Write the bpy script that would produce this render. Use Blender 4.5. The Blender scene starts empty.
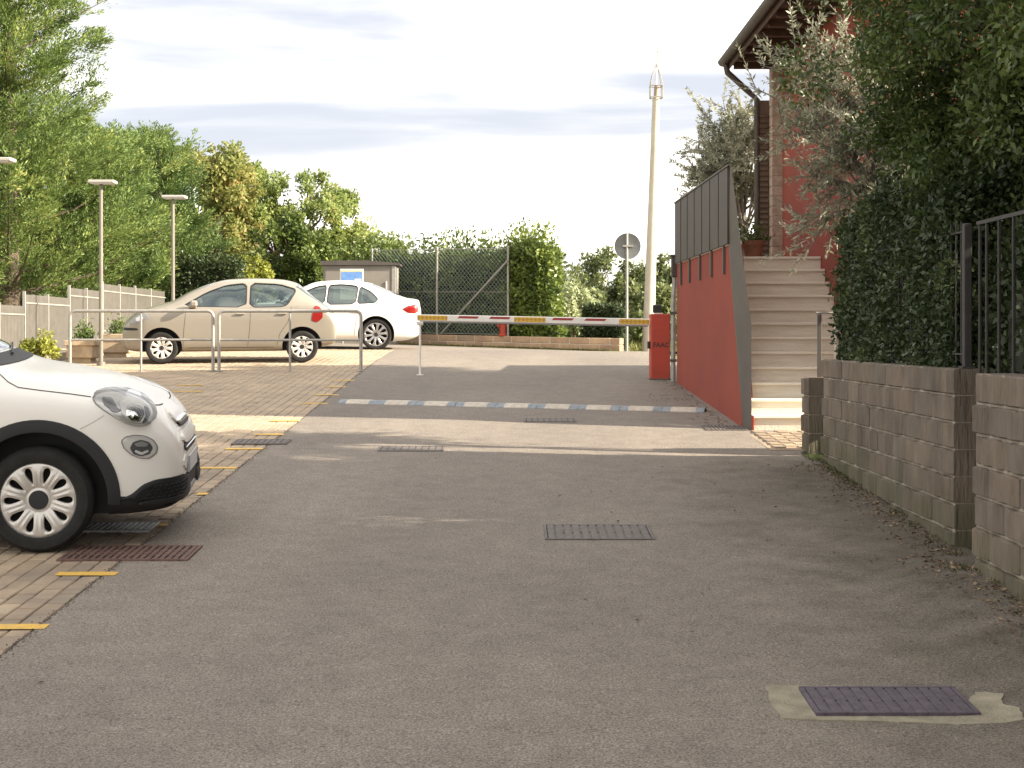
import bpy, bmesh, math, random
import numpy as np
from mathutils import Vector, Matrix
from mathutils.bvhtree import BVHTree

R = math.radians
rng = np.random.default_rng(7)
random.seed(7)
scene = bpy.context.scene
COL = scene.collection
F = 1500.0            # focal length in pixels of a 1024 px wide frame
EYE = 1.91            # lens height above the datum (road surface below the lens = 0)
HOR = 336.0           # image row of the true horizon
SLOPE = 83.0 / F      # the road climbs away from the camera

# ------------------------------------------------------------------ camera, sky, sun
cam_data = bpy.data.cameras.new('camera')
cam_data.sensor_width = 36.0
cam_data.lens = 36.0 * F / 1024.0
cam_data.shift_y = -(384.0 - HOR) / 1024.0
cam_data.clip_start = 0.1
cam_data.clip_end = 5000.0
cam = bpy.data.objects.new('camera', cam_data)
COL.objects.link(cam)
cam.location = (0, 0, EYE)
cam.rotation_euler = (R(90), 0, 0)
scene.camera = cam

SUN_EL = R(26.0)
SUN_DIR = Vector((math.cos(R(-11)) * math.cos(SUN_EL), math.sin(R(-11)) * math.cos(SUN_EL), math.sin(SUN_EL)))
world = bpy.data.worlds.new('World')
scene.world = world
world.use_nodes = True
wn = world.node_tree.nodes
wl = world.node_tree.links
wn.clear()
w_out = wn.new('ShaderNodeOutputWorld')
w_bg = wn.new('ShaderNodeBackground')
w_sky = wn.new('ShaderNodeTexSky')
w_sky.sky_type = 'NISHITA'
w_sky.sun_disc = False
w_sky.sun_elevation = SUN_EL
w_sky.sun_rotation = R(101)
w_sky.air_density = 1.2
w_sky.dust_density = 2.0
w_tc = wn.new('ShaderNodeTexCoord')
w_map = wn.new('ShaderNodeMapping')
w_map.inputs['Scale'].default_value = (2.2, 2.2, 15.0)
w_map.inputs['Location'].default_value = (7.3, 2.2, 0.6)
w_noise = wn.new('ShaderNodeTexNoise')
w_noise.inputs['Scale'].default_value = 1.3
w_noise.inputs['Detail'].default_value = 6.0
w_noise.inputs['Roughness'].default_value = 0.48
w_noise.inputs['Distortion'].default_value = 0.35
w_ramp = wn.new('ShaderNodeValToRGB')
w_ramp.color_ramp.interpolation = 'EASE'
w_ramp.color_ramp.elements[0].position = 0.315
w_ramp.color_ramp.elements[0].color = (2.25, 2.30, 2.58, 1)
w_ramp.color_ramp.elements[1].position = 0.61
w_ramp.color_ramp.elements[1].color = (6.6, 6.25, 5.75, 1)
w_mix = wn.new('ShaderNodeMixRGB')
w_mix.inputs['Fac'].default_value = 0.9
wl.new(w_tc.outputs['Generated'], w_map.inputs['Vector'])
wl.new(w_map.outputs['Vector'], w_noise.inputs['Vector'])
wl.new(w_noise.outputs['Fac'], w_ramp.inputs['Fac'])
wl.new(w_sky.outputs['Color'], w_mix.inputs['Color1'])
wl.new(w_ramp.outputs['Color'], w_mix.inputs['Color2'])
wl.new(w_mix.outputs['Color'], w_bg.inputs['Color'])
w_bg.inputs['Strength'].default_value = 0.105
wl.new(w_bg.outputs['Background'], w_out.inputs['Surface'])

sun_data = bpy.data.lights.new('sun', 'SUN')
sun_data.energy = 4.6
sun_data.angle = R(0.6)
sun_data.color = (1.0, 0.89, 0.72)
sun = bpy.data.objects.new('sun', sun_data)
COL.objects.link(sun)
sun.location = SUN_DIR * 60
sun.rotation_euler = SUN_DIR.to_track_quat('Z', 'Y').to_euler()

scene.view_settings.view_transform = 'Standard'
scene.view_settings.look = 'None'
scene.view_settings.gamma = 1.0
scene.view_settings.exposure = 1.72
scene.view_settings.use_curve_mapping = False
scene.cycles.max_bounces = 6
scene.cycles.transparent_max_bounces = 12


# ------------------------------------------------------------------ places
def smooth(t):
    t = min(1.0, max(0.0, t))
    return t * t * (3 - 2 * t)


GY = [-60, 0, 24, 27, 29.5, 31.5, 34, 40, 48, 70, 120, 400, 3000]
GZ = [-60 * SLOPE, 0, 24 * SLOPE, 1.482, 1.590, 1.64, 1.665, 1.665, 1.60, 1.1, -1.5, -9, -30]


def ground(x, y):
    z = float(np.interp(y, GY, GZ))
    z += 0.12 * smooth((x - 1.9) / 0.75) * (1 - smooth((y - 8.3) / 1.3))
    z -= 0.029 * max(-9, min(9, x + 2.16)) * smooth((y - 29) / 6)
    return z


def at(px, py, y):
    return Vector(((px - 512) / F * y, y, EYE - (py - HOR) * y / F))


def wx(px, y):
    return (px - 512) / F * y


# ------------------------------------------------------------------ materials
MATS = {}


def mat(name, color, rough=0.7, metal=0.0, var=0.0, scale=6.0, bump=0.0, bump_scale=60.0, spec=0.5,
        color2=None, stretch=None, coat=0.0, detail=5.0, objvar=0.0, bump_stretch=None):
    """Principled material; colour varied by object-space noise, optional fine relief."""
    if name in MATS:
        return MATS[name]
    m = bpy.data.materials.new(name)
    m.use_nodes = True
    nt = m.node_tree
    b = nt.nodes['Principled BSDF']
    b.inputs['Roughness'].default_value = rough
    b.inputs['Metallic'].default_value = metal
    b.inputs['Specular IOR Level'].default_value = spec
    b.inputs['Coat Weight'].default_value = coat
    b.inputs['Coat Roughness'].default_value = 0.05
    c1 = (*color, 1)
    if var > 0 or color2:
        geo = nt.nodes.new('ShaderNodeNewGeometry')
        vec = geo.outputs['Position']
        if stretch:
            mp = nt.nodes.new('ShaderNodeMapping')
            mp.inputs['Scale'].default_value = stretch
            nt.links.new(vec, mp.inputs['Vector'])
            vec = mp.outputs['Vector']
        n = nt.nodes.new('ShaderNodeTexNoise')
        n.inputs['Scale'].default_value = scale
        n.inputs['Detail'].default_value = detail
        n.inputs['Roughness'].default_value = 0.62
        nt.links.new(vec, n.inputs['Vector'])
        rp = nt.nodes.new('ShaderNodeValToRGB')
        rp.color_ramp.elements[0].position = 0.32
        rp.color_ramp.elements[1].position = 0.68
        if color2:
            rp.color_ramp.elements[0].color = (*color2, 1)
            rp.color_ramp.elements[1].color = c1
        else:
            rp.color_ramp.elements[0].color = (*[c * (1 - var) for c in color], 1)
            rp.color_ramp.elements[1].color = (*[min(1, c * (1 + var)) for c in color], 1)
        nt.links.new(n.outputs['Fac'], rp.inputs['Fac'])
        nt.links.new(rp.outputs['Color'], b.inputs['Base Color'])
    else:
        b.inputs['Base Color'].default_value = c1
    if objvar > 0 and (var > 0 or color2):
        oi = nt.nodes.new('ShaderNodeObjectInfo')
        r2 = nt.nodes.new('ShaderNodeValToRGB')
        r2.color_ramp.elements[0].color = (1 - objvar, 1 - objvar, 1 - objvar * 0.9, 1)
        r2.color_ramp.elements[1].color = (1 + objvar, 1 + objvar * 0.85, 1 + objvar * 0.7, 1)
        e_ = r2.color_ramp.elements.new(0.5)
        e_.color = (1.0, 1 - objvar * 0.35, 1 - objvar * 0.5, 1)
        nt.links.new(oi.outputs['Random'], r2.inputs['Fac'])
        mx_ = nt.nodes.new('ShaderNodeMixRGB')
        mx_.blend_type = 'MULTIPLY'
        mx_.inputs['Fac'].default_value = 1.0
        nt.links.new(rp.outputs['Color'], mx_.inputs['Color1'])
        nt.links.new(r2.outputs['Color'], mx_.inputs['Color2'])
        nt.links.new(mx_.outputs['Color'], b.inputs['Base Color'])
    if bump > 0:
        geo2 = nt.nodes.new('ShaderNodeNewGeometry')
        n2 = nt.nodes.new('ShaderNodeTexNoise')
        n2.inputs['Scale'].default_value = bump_scale
        n2.inputs['Detail'].default_value = 4
        if bump_stretch:
            mp2 = nt.nodes.new('ShaderNodeMapping')
            mp2.inputs['Scale'].default_value = bump_stretch
            nt.links.new(geo2.outputs['Position'], mp2.inputs['Vector'])
            nt.links.new(mp2.outputs['Vector'], n2.inputs['Vector'])
        else:
            nt.links.new(geo2.outputs['Position'], n2.inputs['Vector'])
        bp = nt.nodes.new('ShaderNodeBump')
        bp.inputs['Strength'].default_value = bump
        bp.inputs['Distance'].default_value = 0.02
        nt.links.new(n2.outputs['Fac'], bp.inputs['Height'])
        nt.links.new(bp.outputs['Normal'], b.inputs['Normal'])
    MATS[name] = m
    return m


def leaf_mat(name, dark, light, accent=None, trans=0.3, rough=0.55, clump=1.2):
    """Leaves: each leaf carries a random value, clumps vary with position."""
    m = bpy.data.materials.new(name)
    m.use_nodes = True
    nt = m.node_tree
    b = nt.nodes['Principled BSDF']
    out = nt.nodes['Material Output']
    at_ = nt.nodes.new('ShaderNodeAttribute')
    at_.attribute_name = 'rnd'
    geo = nt.nodes.new('ShaderNodeNewGeometry')
    n = nt.nodes.new('ShaderNodeTexNoise')
    n.inputs['Scale'].default_value = clump
    n.inputs['Detail'].default_value = 3
    nt.links.new(geo.outputs['Position'], n.inputs['Vector'])
    ad = nt.nodes.new('ShaderNodeMath')
    ad.operation = 'MULTIPLY_ADD'
    ad.inputs[1].default_value = 0.55
    nt.links.new(at_.outputs['Fac'], ad.inputs[0])
    mu = nt.nodes.new('ShaderNodeMath')
    mu.operation = 'MULTIPLY_ADD'
    mu.inputs[1].default_value = 1.3
    mu.inputs[2].default_value = -0.42
    nt.links.new(n.outputs['Fac'], mu.inputs[0])
    nt.links.new(mu.outputs[0], ad.inputs[2])
    rp = nt.nodes.new('ShaderNodeValToRGB')
    rp.color_ramp.elements[0].position = 0.1
    rp.color_ramp.elements[0].color = (*dark, 1)
    rp.color_ramp.elements[1].position = 0.75
    rp.color_ramp.elements[1].color = (*light, 1)
    if accent:
        e = rp.color_ramp.elements.new(0.95)
        e.color = (*accent, 1)
    nt.links.new(ad.outputs[0], rp.inputs['Fac'])
    nt.links.new(rp.outputs['Color'], b.inputs['Base Color'])
    b.inputs['Roughness'].default_value = rough
    b.inputs['Specular IOR Level'].default_value = 0.35
    tr = nt.nodes.new('ShaderNodeBsdfTranslucent')
    nt.links.new(rp.outputs['Color'], tr.inputs['Color'])
    mx = nt.nodes.new('ShaderNodeMixShader')
    mx.inputs['Fac'].default_value = trans
    nt.links.new(b.outputs['BSDF'], mx.inputs[1])
    nt.links.new(tr.outputs['BSDF'], mx.inputs[2])
    nt.links.new(mx.outputs['Shader'], out.inputs['Surface'])
    MATS[name] = m
    return m


def glass_mat(name, tint, refl=1.0, base=0.13, gcol=(0.82, 0.93, 0.90)):
    m = bpy.data.materials.new(name)
    m.use_nodes = True
    nt = m.node_tree
    nt.nodes.remove(nt.nodes['Principled BSDF'])
    out = nt.nodes['Material Output']
    t = nt.nodes.new('ShaderNodeBsdfTransparent')
    t.inputs['Color'].default_value = (*tint, 1)
    g = nt.nodes.new('ShaderNodeBsdfGlossy')
    g.inputs['Roughness'].default_value = 0.03
    g.inputs['Color'].default_value = (*gcol, 1)
    fr = nt.nodes.new('ShaderNodeFresnel')
    fr.inputs['IOR'].default_value = 1.5
    ml = nt.nodes.new('ShaderNodeMath')
    ml.operation = 'MULTIPLY'
    ml.inputs[1].default_value = refl
    ml.operation = 'MULTIPLY_ADD'
    ml.inputs[2].default_value = base
    nt.links.new(fr.outputs['Fac'], ml.inputs[0])
    mx = nt.nodes.new('ShaderNodeMixShader')
    nt.links.new(ml.outputs[0], mx.inputs['Fac'])
    nt.links.new(t.outputs['BSDF'], mx.inputs[1])
    nt.links.new(g.outputs['BSDF'], mx.inputs[2])
    nt.links.new(mx.outputs['Shader'], out.inputs['Surface'])
    MATS[name] = m
    return m


# ------------------------------------------------------------------ objects
def tag(o, label=None, cat=None, group=None, kind=None):
    if label:
        o['label'] = label
    if cat:
        o['category'] = cat
    if group:
        o['group'] = group
    if kind:
        o['kind'] = kind
    return o


def empty(name, loc=(0, 0, 0), label=None, cat=None, group=None):
    o = bpy.data.objects.new(name, None)
    COL.objects.link(o)
    o.location = loc
    o.empty_display_size = 0.2
    return tag(o, label, cat, group)


def obj_from_mesh(name, me, parent=None, loc=None, kind=None):
    o = bpy.data.objects.new(name, me)
    COL.objects.link(o)
    if parent:
        o.parent = parent
    if loc is not None:
        o.location = loc
    if kind:
        o['kind'] = kind
    return o


def copy_tree(o, parent=None):
    c = o.copy()
    COL.objects.link(c)
    c.parent = parent
    for ch in list(o.children):
        copy_tree(ch, c)
    return c


class MB:
    """collects simple shapes into one mesh"""

    def __init__(self):
        self.v = []
        self.f = []
        self.m = []
        self.cur = 0

    def add(self, vs, fs):
        n = len(self.v)
        self.v.extend([tuple(p) for p in vs])
        for f in fs:
            self.f.append(tuple(i + n for i in f))
            self.m.append(self.cur)
        return self

    def box(self, lo, hi, c=0.0, jit=0.0):
        (x0, y0, z0), (x1, y1, z1) = lo, hi
        if c <= 0:
            vs = [(x0, y0, z0), (x1, y0, z0), (x1, y1, z0), (x0, y1, z0), (x0, y0, z1), (x1, y0, z1), (x1, y1, z1), (x0, y1, z1)]
            fs = [(0, 3, 2, 1), (4, 5, 6, 7), (0, 1, 5, 4), (1, 2, 6, 5), (2, 3, 7, 6), (3, 0, 4, 7)]
            return self.add(vs, fs)
        vs = []
        idx = {}
        X = (x0, x1); Y = (y0, y1); Z = (z0, z1)
        for i in (0, 1):
            for j in (0, 1):
                for k in (0, 1):
                    sx, sy, sz = (1 - 2 * i) * c, (1 - 2 * j) * c, (1 - 2 * k) * c
                    for a in range(3):
                        p = [X[i] + sx, Y[j] + sy, Z[k] + sz]
                        p[a] = (X[i], Y[j], Z[k])[a]
                        idx[(i, j, k, a)] = len(vs)
                        vs.append(p)
        fs = []
        for i in (0, 1):
            q = [idx[(i, 0, 0, 0)], idx[(i, 1, 0, 0)], idx[(i, 1, 1, 0)], idx[(i, 0, 1, 0)]]
            fs.append(q if i else q[::-1])
            q = [idx[(0, i, 0, 1)], idx[(1, i, 0, 1)], idx[(1, i, 1, 1)], idx[(0, i, 1, 1)]]
            fs.append(q[::-1] if i else q)
            q = [idx[(0, 0, i, 2)], idx[(1, 0, i, 2)], idx[(1, 1, i, 2)], idx[(0, 1, i, 2)]]
            fs.append(q if i else q[::-1])
        for i in (0, 1):
            for j in (0, 1):
                q = [idx[(i, j, 0, 0)], idx[(i, j, 1, 0)], idx[(i, j, 1, 1)], idx[(i, j, 0, 1)]]
                fs.append(q if i != j else q[::-1])
                q = [idx[(i, 0, j, 0)], idx[(i, 1, j, 0)], idx[(i, 1, j, 2)], idx[(i, 0, j, 2)]]
                fs.append(q[::-1] if i != j else q)
                q = [idx[(0, i, j, 1)], idx[(1, i, j, 1)], idx[(1, i, j, 2)], idx[(0, i, j, 2)]]
                fs.append(q if i != j else q[::-1])
                for k in (0, 1):
                    q = [idx[(i, j, k, 0)], idx[(i, j, k, 1)], idx[(i, j, k, 2)]]
                    fs.append(q if (i + j + k) % 2 else q[::-1])
        return self.add(vs, fs)

    def tube(self, pts, rad, n=10, cap=True):
        pts = [Vector(p) for p in pts]
        if not hasattr(rad, '__len__'):
            rad = [rad] * len(pts)
        base = []
        up = None
        rings = []
        for i, p in enumerate(pts):
            d = (pts[min(i + 1, len(pts) - 1)] - pts[max(i - 1, 0)]).normalized()
            if up is None:
                a = Vector((0, 0, 1)) if abs(d.z) < 0.9 else Vector((1, 0, 0))
                up = (a - d * a.dot(d)).normalized()
            else:
                up = (up - d * up.dot(d))
                up = up.normalized() if up.length > 1e-6 else Vector((1, 0, 0))
            s = d.cross(up)
            rings.append([p + (up * math.cos(t) + s * math.sin(t)) * rad[i] for t in [2 * math.pi * k / n for k in range(n)]])
        vs = [q for r in rings for q in r]
        fs = []
        for i in range(len(pts) - 1):
            for k in range(n):
                a = i * n + k
                b = i * n + (k + 1) % n
                fs.append((a, a + n, b + n, b))
        if cap:
            fs.append(tuple(range(n)))
            fs.append(tuple((len(pts) - 1) * n + k for k in range(n))[::-1])
        return self.add(vs, fs)

    def prism(self, poly, off):
        """polygon (3-D points, planar) extruded by vector off"""
        poly = [Vector(p) for p in poly]
        off = Vector(off)
        n = len(poly)
        vs = poly + [p + off for p in poly]
        fs = [tuple(range(n))[::-1], tuple(range(n, 2 * n))]
        for i in range(n):
            j = (i + 1) % n
            fs.append((i, j, j + n, i + n))
        return self.add(vs, fs)

    def lathe(self, prof, axis='y', n=48, center=(0, 0, 0), closed=False):
        """prof: list of (r, h); revolved about the axis"""
        c = Vector(center)
        vs = []
        for (r, h) in prof:
            for k in range(n):
                t = 2 * math.pi * k / n
                a, b = r * math.cos(t), r * math.sin(t)
                vs.append(c + (Vector((a, h, b)) if axis == 'y' else Vector((a, b, h))))
        fs = []
        m = len(prof)
        for i in range(m if closed else m - 1):
            i2 = (i + 1) % m
            for k in range(n):
                k2 = (k + 1) % n
                fs.append((i * n + k, i * n + k2, i2 * n + k2, i2 * n + k))
        return self.add(vs, fs)

    def mesh(self, name, mats, smooth_angle=None, fix=True):
        me = bpy.data.meshes.new(name)
        me.from_pydata(self.v, [], self.f)
        if not isinstance(mats, (list, tuple)):
            mats = [mats]
        for m in mats:
            me.materials.append(m)
        if len(mats) > 1:
            me.polygons.foreach_set('material_index', self.m)
        if fix:
            bm = bmesh.new()
            bm.from_mesh(me)
            bmesh.ops.recalc_face_normals(bm, faces=bm.faces)
            bm.to_mesh(me)
            bm.free()
        if smooth_angle:
            me.polygons.foreach_set('use_smooth', [True] * len(me.polygons))
            me.set_sharp_from_angle(angle=R(smooth_angle))
        me.update()
        return me

    def build(self, name, mats, parent=None, smooth_angle=None, kind=None, fix=True):
        return obj_from_mesh(name, self.mesh(name, mats, smooth_angle, fix), parent, kind=kind)


def text_mesh(name, body, size, material, extrude=0.002, bold=0.0):
    cu = bpy.data.curves.new(name, 'FONT')
    cu.body = body
    cu.size = size
    cu.extrude = extrude
    cu.offset = bold
    cu.align_x = 'CENTER'
    cu.align_y = 'CENTER'
    o = bpy.data.objects.new(name, cu)
    COL.objects.link(o)
    dg = bpy.context.evaluated_depsgraph_get()
    me = bpy.data.meshes.new_from_object(o.evaluated_get(dg))
    bpy.data.objects.remove(o)
    me.materials.clear()
    me.materials.append(material)
    return me


# ------------------------------------------------------------------ leaves
def leaf_mesh(name, pos, axis, nrm, length, width, material, fold=0.0, rnd=None):
    """many small four-cornered leaves; numpy arrays of shape (n,3)"""
    n = len(pos)
    axis = axis / (np.linalg.norm(axis, axis=1, keepdims=True) + 1e-9)
    side = np.cross(axis, nrm)
    side /= (np.linalg.norm(side, axis=1, keepdims=True) + 1e-9)
    up = np.cross(side, axis)
    L = np.broadcast_to(np.asarray(length, float).reshape(-1, 1), (n, 1))
    W = np.broadcast_to(np.asarray(width, float).reshape(-1, 1), (n, 1))
    v = np.empty((n, 4, 3))
    v[:, 0] = pos
    mid = pos + axis * L * 0.45 + up * W * fold
    v[:, 1] = mid + side * W * 0.5
    v[:, 2] = pos + axis * L
    v[:, 3] = mid - side * W * 0.5
    me = bpy.data.meshes.new(name)
    me.vertices.add(n * 4)
    me.vertices.foreach_set('co', v.reshape(-1).astype(np.float32))
    me.loops.add(n * 4)
    me.loops.foreach_set('vertex_index', np.arange(n * 4, dtype=np.int32))
    me.polygons.add(n)
    me.polygons.foreach_set('loop_start', np.arange(0, n * 4, 4, dtype=np.int32))
    me.update(calc_edges=True)
    a = me.attributes.new('rnd', 'FLOAT', 'FACE')
    if rnd is None:
        rnd = rng.random(n)
    a.data.foreach_set('value', np.asarray(rnd, dtype=np.float32))
    me.materials.append(material)
    return me


def rdir(n):
    d = rng.normal(size=(n, 3))
    return d / np.linalg.norm(d, axis=1, keepdims=True)

# ------------------------------------------------------------------ the ground, road and paving
M_ASPHALT = mat('asphalt', (0.2, 0.185, 0.17), rough=0.9)
nt = M_ASPHALT.node_tree
_b = nt.nodes['Principled BSDF']
_b.inputs['Specular IOR Level'].default_value = 0.25
_geo = nt.nodes.new('ShaderNodeNewGeometry')


def _noise(scale, detail=4, rough=0.6, stretch=None):
    n_ = nt.nodes.new('ShaderNodeTexNoise')
    n_.inputs['Scale'].default_value = scale
    n_.inputs['Detail'].default_value = detail
    n_.inputs['Roughness'].default_value = rough
    src = _geo.outputs['Position']
    if stretch:
        mp_ = nt.nodes.new('ShaderNodeMapping')
        mp_.inputs['Scale'].default_value = stretch
        nt.links.new(src, mp_.inputs['Vector'])
        src = mp_.outputs['Vector']
    nt.links.new(src, n_.inputs['Vector'])
    return n_


def _ramp(src, p0, c0, p1, c1):
    r_ = nt.nodes.new('ShaderNodeValToRGB')
    r_.color_ramp.elements[0].position = p0
    r_.color_ramp.elements[0].color = (*c0, 1)
    r_.color_ramp.elements[1].position = p1
    r_.color_ramp.elements[1].color = (*c1, 1)
    nt.links.new(src, r_.inputs['Fac'])
    return r_


def _mult(a_, b_, f_=1.0, mode='MULTIPLY'):
    m_ = nt.nodes.new('ShaderNodeMixRGB')
    m_.blend_type = mode
    m_.inputs['Fac'].default_value = f_
    nt.links.new(a_, m_.inputs['Color1'])
    nt.links.new(b_, m_.inputs['Color2'])
    return m_


_n1 = _noise(0.55, 5, 0.55, (1, 0.45, 1))
_c1 = _ramp(_n1.outputs['Fac'], 0.3, (0.188, 0.168, 0.152), 0.7, (0.25, 0.222, 0.194))
_n2 = _noise(95, 3, 0.7)
_c2 = _ramp(_n2.outputs['Fac'], 0.32, (0.38, 0.38, 0.38), 0.7, (1.52, 1.48, 1.42))
_n3 = _noise(4.5, 6, 0.7)
_c3 = _ramp(_n3.outputs['Fac'], 0.3, (0.84, 0.84, 0.84), 0.62, (1.06, 1.06, 1.06))
_v = nt.nodes.new('ShaderNodeTexVoronoi')
_v.inputs['Scale'].default_value = 240
nt.links.new(_geo.outputs['Position'], _v.inputs['Vector'])
_c4 = _ramp(_v.outputs['Color'], 0.0, (0.62, 0.62, 0.62), 1.0, (1.38, 1.36, 1.32))
_m = _mult(_c1.outputs['Color'], _c2.outputs['Color'])
_m = _mult(_m.outputs['Color'], _c3.outputs['Color'])
_m = _mult(_m.outputs['Color'], _c4.outputs['Color'], 0.8)
# soil and moss by the right-hand walls, widened to colour in overhead shade
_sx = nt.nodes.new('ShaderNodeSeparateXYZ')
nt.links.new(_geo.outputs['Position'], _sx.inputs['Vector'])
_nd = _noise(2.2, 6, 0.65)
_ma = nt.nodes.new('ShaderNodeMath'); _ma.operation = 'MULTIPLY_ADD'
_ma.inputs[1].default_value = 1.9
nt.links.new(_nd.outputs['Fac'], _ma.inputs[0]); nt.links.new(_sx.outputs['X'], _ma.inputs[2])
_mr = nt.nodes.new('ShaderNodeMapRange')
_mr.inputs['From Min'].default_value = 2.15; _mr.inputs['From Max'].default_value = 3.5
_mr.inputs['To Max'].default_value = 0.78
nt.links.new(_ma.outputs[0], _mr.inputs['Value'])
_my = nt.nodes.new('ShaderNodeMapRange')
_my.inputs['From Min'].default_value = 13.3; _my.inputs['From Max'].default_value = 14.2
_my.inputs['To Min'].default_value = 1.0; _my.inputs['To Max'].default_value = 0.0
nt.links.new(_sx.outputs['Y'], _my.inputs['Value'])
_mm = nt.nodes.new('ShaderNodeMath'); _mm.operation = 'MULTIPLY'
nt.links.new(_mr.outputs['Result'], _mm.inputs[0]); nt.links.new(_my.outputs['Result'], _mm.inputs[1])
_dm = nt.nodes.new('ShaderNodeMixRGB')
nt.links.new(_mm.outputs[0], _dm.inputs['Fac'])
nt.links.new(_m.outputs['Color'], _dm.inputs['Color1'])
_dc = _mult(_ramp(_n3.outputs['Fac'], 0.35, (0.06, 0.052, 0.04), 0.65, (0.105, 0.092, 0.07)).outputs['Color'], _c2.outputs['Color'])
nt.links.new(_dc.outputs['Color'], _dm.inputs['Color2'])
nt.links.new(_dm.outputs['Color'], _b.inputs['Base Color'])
_bp = nt.nodes.new('ShaderNodeBump')
_bp.inputs['Strength'].default_value = 0.55
_bp.inputs['Distance'].default_value = 0.006
nt.links.new(_n2.outputs['Fac'], _bp.inputs['Height'])
nt.links.new(_bp.outputs['Normal'], _b.inputs['Normal'])

M_SOIL = mat('soil', (0.14, 0.105, 0.07), rough=1.0, var=0.4, scale=5, bump=0.5, bump_scale=30)
M_GRASSG = mat('field_grass', (0.12, 0.14, 0.045), rough=1.0, var=0.45, scale=0.8, bump=0.5, bump_scale=20)
M_PAVER = mat('paver_concrete', (0.40, 0.32, 0.225), rough=0.9, color2=(0.25, 0.205, 0.155), scale=2.6, bump=0.5, bump_scale=110, objvar=0.17)
M_YELLOW = mat('yellow_paint', (0.72, 0.43, 0.05), rough=0.7, color2=(0.5, 0.32, 0.09), scale=18, bump=0.3, bump_scale=90)
M_IRON = mat('cast_iron', (0.105, 0.088, 0.078), rough=0.65, var=0.35, scale=25, bump=0.4, bump_scale=120)
M_IRON2 = mat('steel_grate', (0.33, 0.33, 0.34), rough=0.5, metal=0.7, var=0.2, scale=25)
M_DARK = mat('dark_void', (0.012, 0.011, 0.010), rough=1.0)
M_CONC = mat('patch_concrete', (0.27, 0.24, 0.175), rough=0.95, var=0.22, scale=9, bump=0.5, bump_scale=80)


def sheet(name, xs, ys, material, dz=0.0, kind='structure', hole=None):
    vs = []
    for y in ys:
        for x in xs:
            vs.append((x, y, ground(x, y) + dz))
    nx = len(xs)
    fs = []
    for j in range(len(ys) - 1):
        for i in range(nx - 1):
            if hole and hole((xs[i] + xs[i + 1]) / 2, (ys[j] + ys[j + 1]) / 2):
                continue
            fs.append((j * nx + i, j * nx + i + 1, (j + 1) * nx + i + 1, (j + 1) * nx + i))
    b = MB()
    b.add(vs, fs)
    o = b.build(name, material, smooth_angle=60, fix=False)
    return tag(o, kind=kind)


lin = lambda a, b, n: [a + (b - a) * i / (n - 1) for i in range(n)]
EDGE = -2.42
# ground sheet that reaches the horizon
g_x = [-2500, -600, -150, -60, -30, -16] + lin(-12, 12, 17) + [16, 30, 60, 150, 600, 2500]
g_y = [-60, -20] + lin(-6, 48, 28) + [60, 80, 120, 200, 400, 900, 3000]
sheet('ground', g_x, g_y, M_GRASSG, dz=-0.075)
# carriageway: lane up to the crest, then the crossing street
b = MB()
xs_a, ys_a = lin(EDGE, 2.95, 13), lin(-6, 31, 75)
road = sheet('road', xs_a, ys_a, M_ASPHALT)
tag(road, 'worn grey asphalt lane climbing between paving and block walls')
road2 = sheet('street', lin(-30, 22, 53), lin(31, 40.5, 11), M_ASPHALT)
tag(road2, 'warm grey asphalt cross street behind the barrier')
paving = sheet('paving', [-14, -12, -10, -8, -6, -5, -4, -3, EDGE], lin(-6, 31, 75), M_SOIL, dz=-0.030)
tag(paving, 'tan concrete paver parking strip beside the asphalt lane')

# pavers: running bond, long side along the strip
PW, PL, GAP = 0.118, 0.236, 0.007


def paver_mesh(k):
    mb = MB()
    r_ = random.Random(k)
    h = 0.0225
    mb.box((-PW / 2 + GAP / 2, -PL / 2 + GAP * 0.9, -0.03), (PW / 2 - GAP / 2, PL / 2 - GAP * 0.9, h), c=0.006)
    return mb.mesh('paver', M_PAVER)


pav_var = [paver_mesh(k) for k in range(2)]
cells = []
ncol = int((EDGE + 12.6) / PW)
for c in range(ncol):
    x = EDGE - 0.012 - PW / 2 - c * PW
    y = 5.0 + (PL / 2 if c % 2 else 0)
    while y < 31.0:
        cells.append((x, y))
        y += PL
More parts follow.
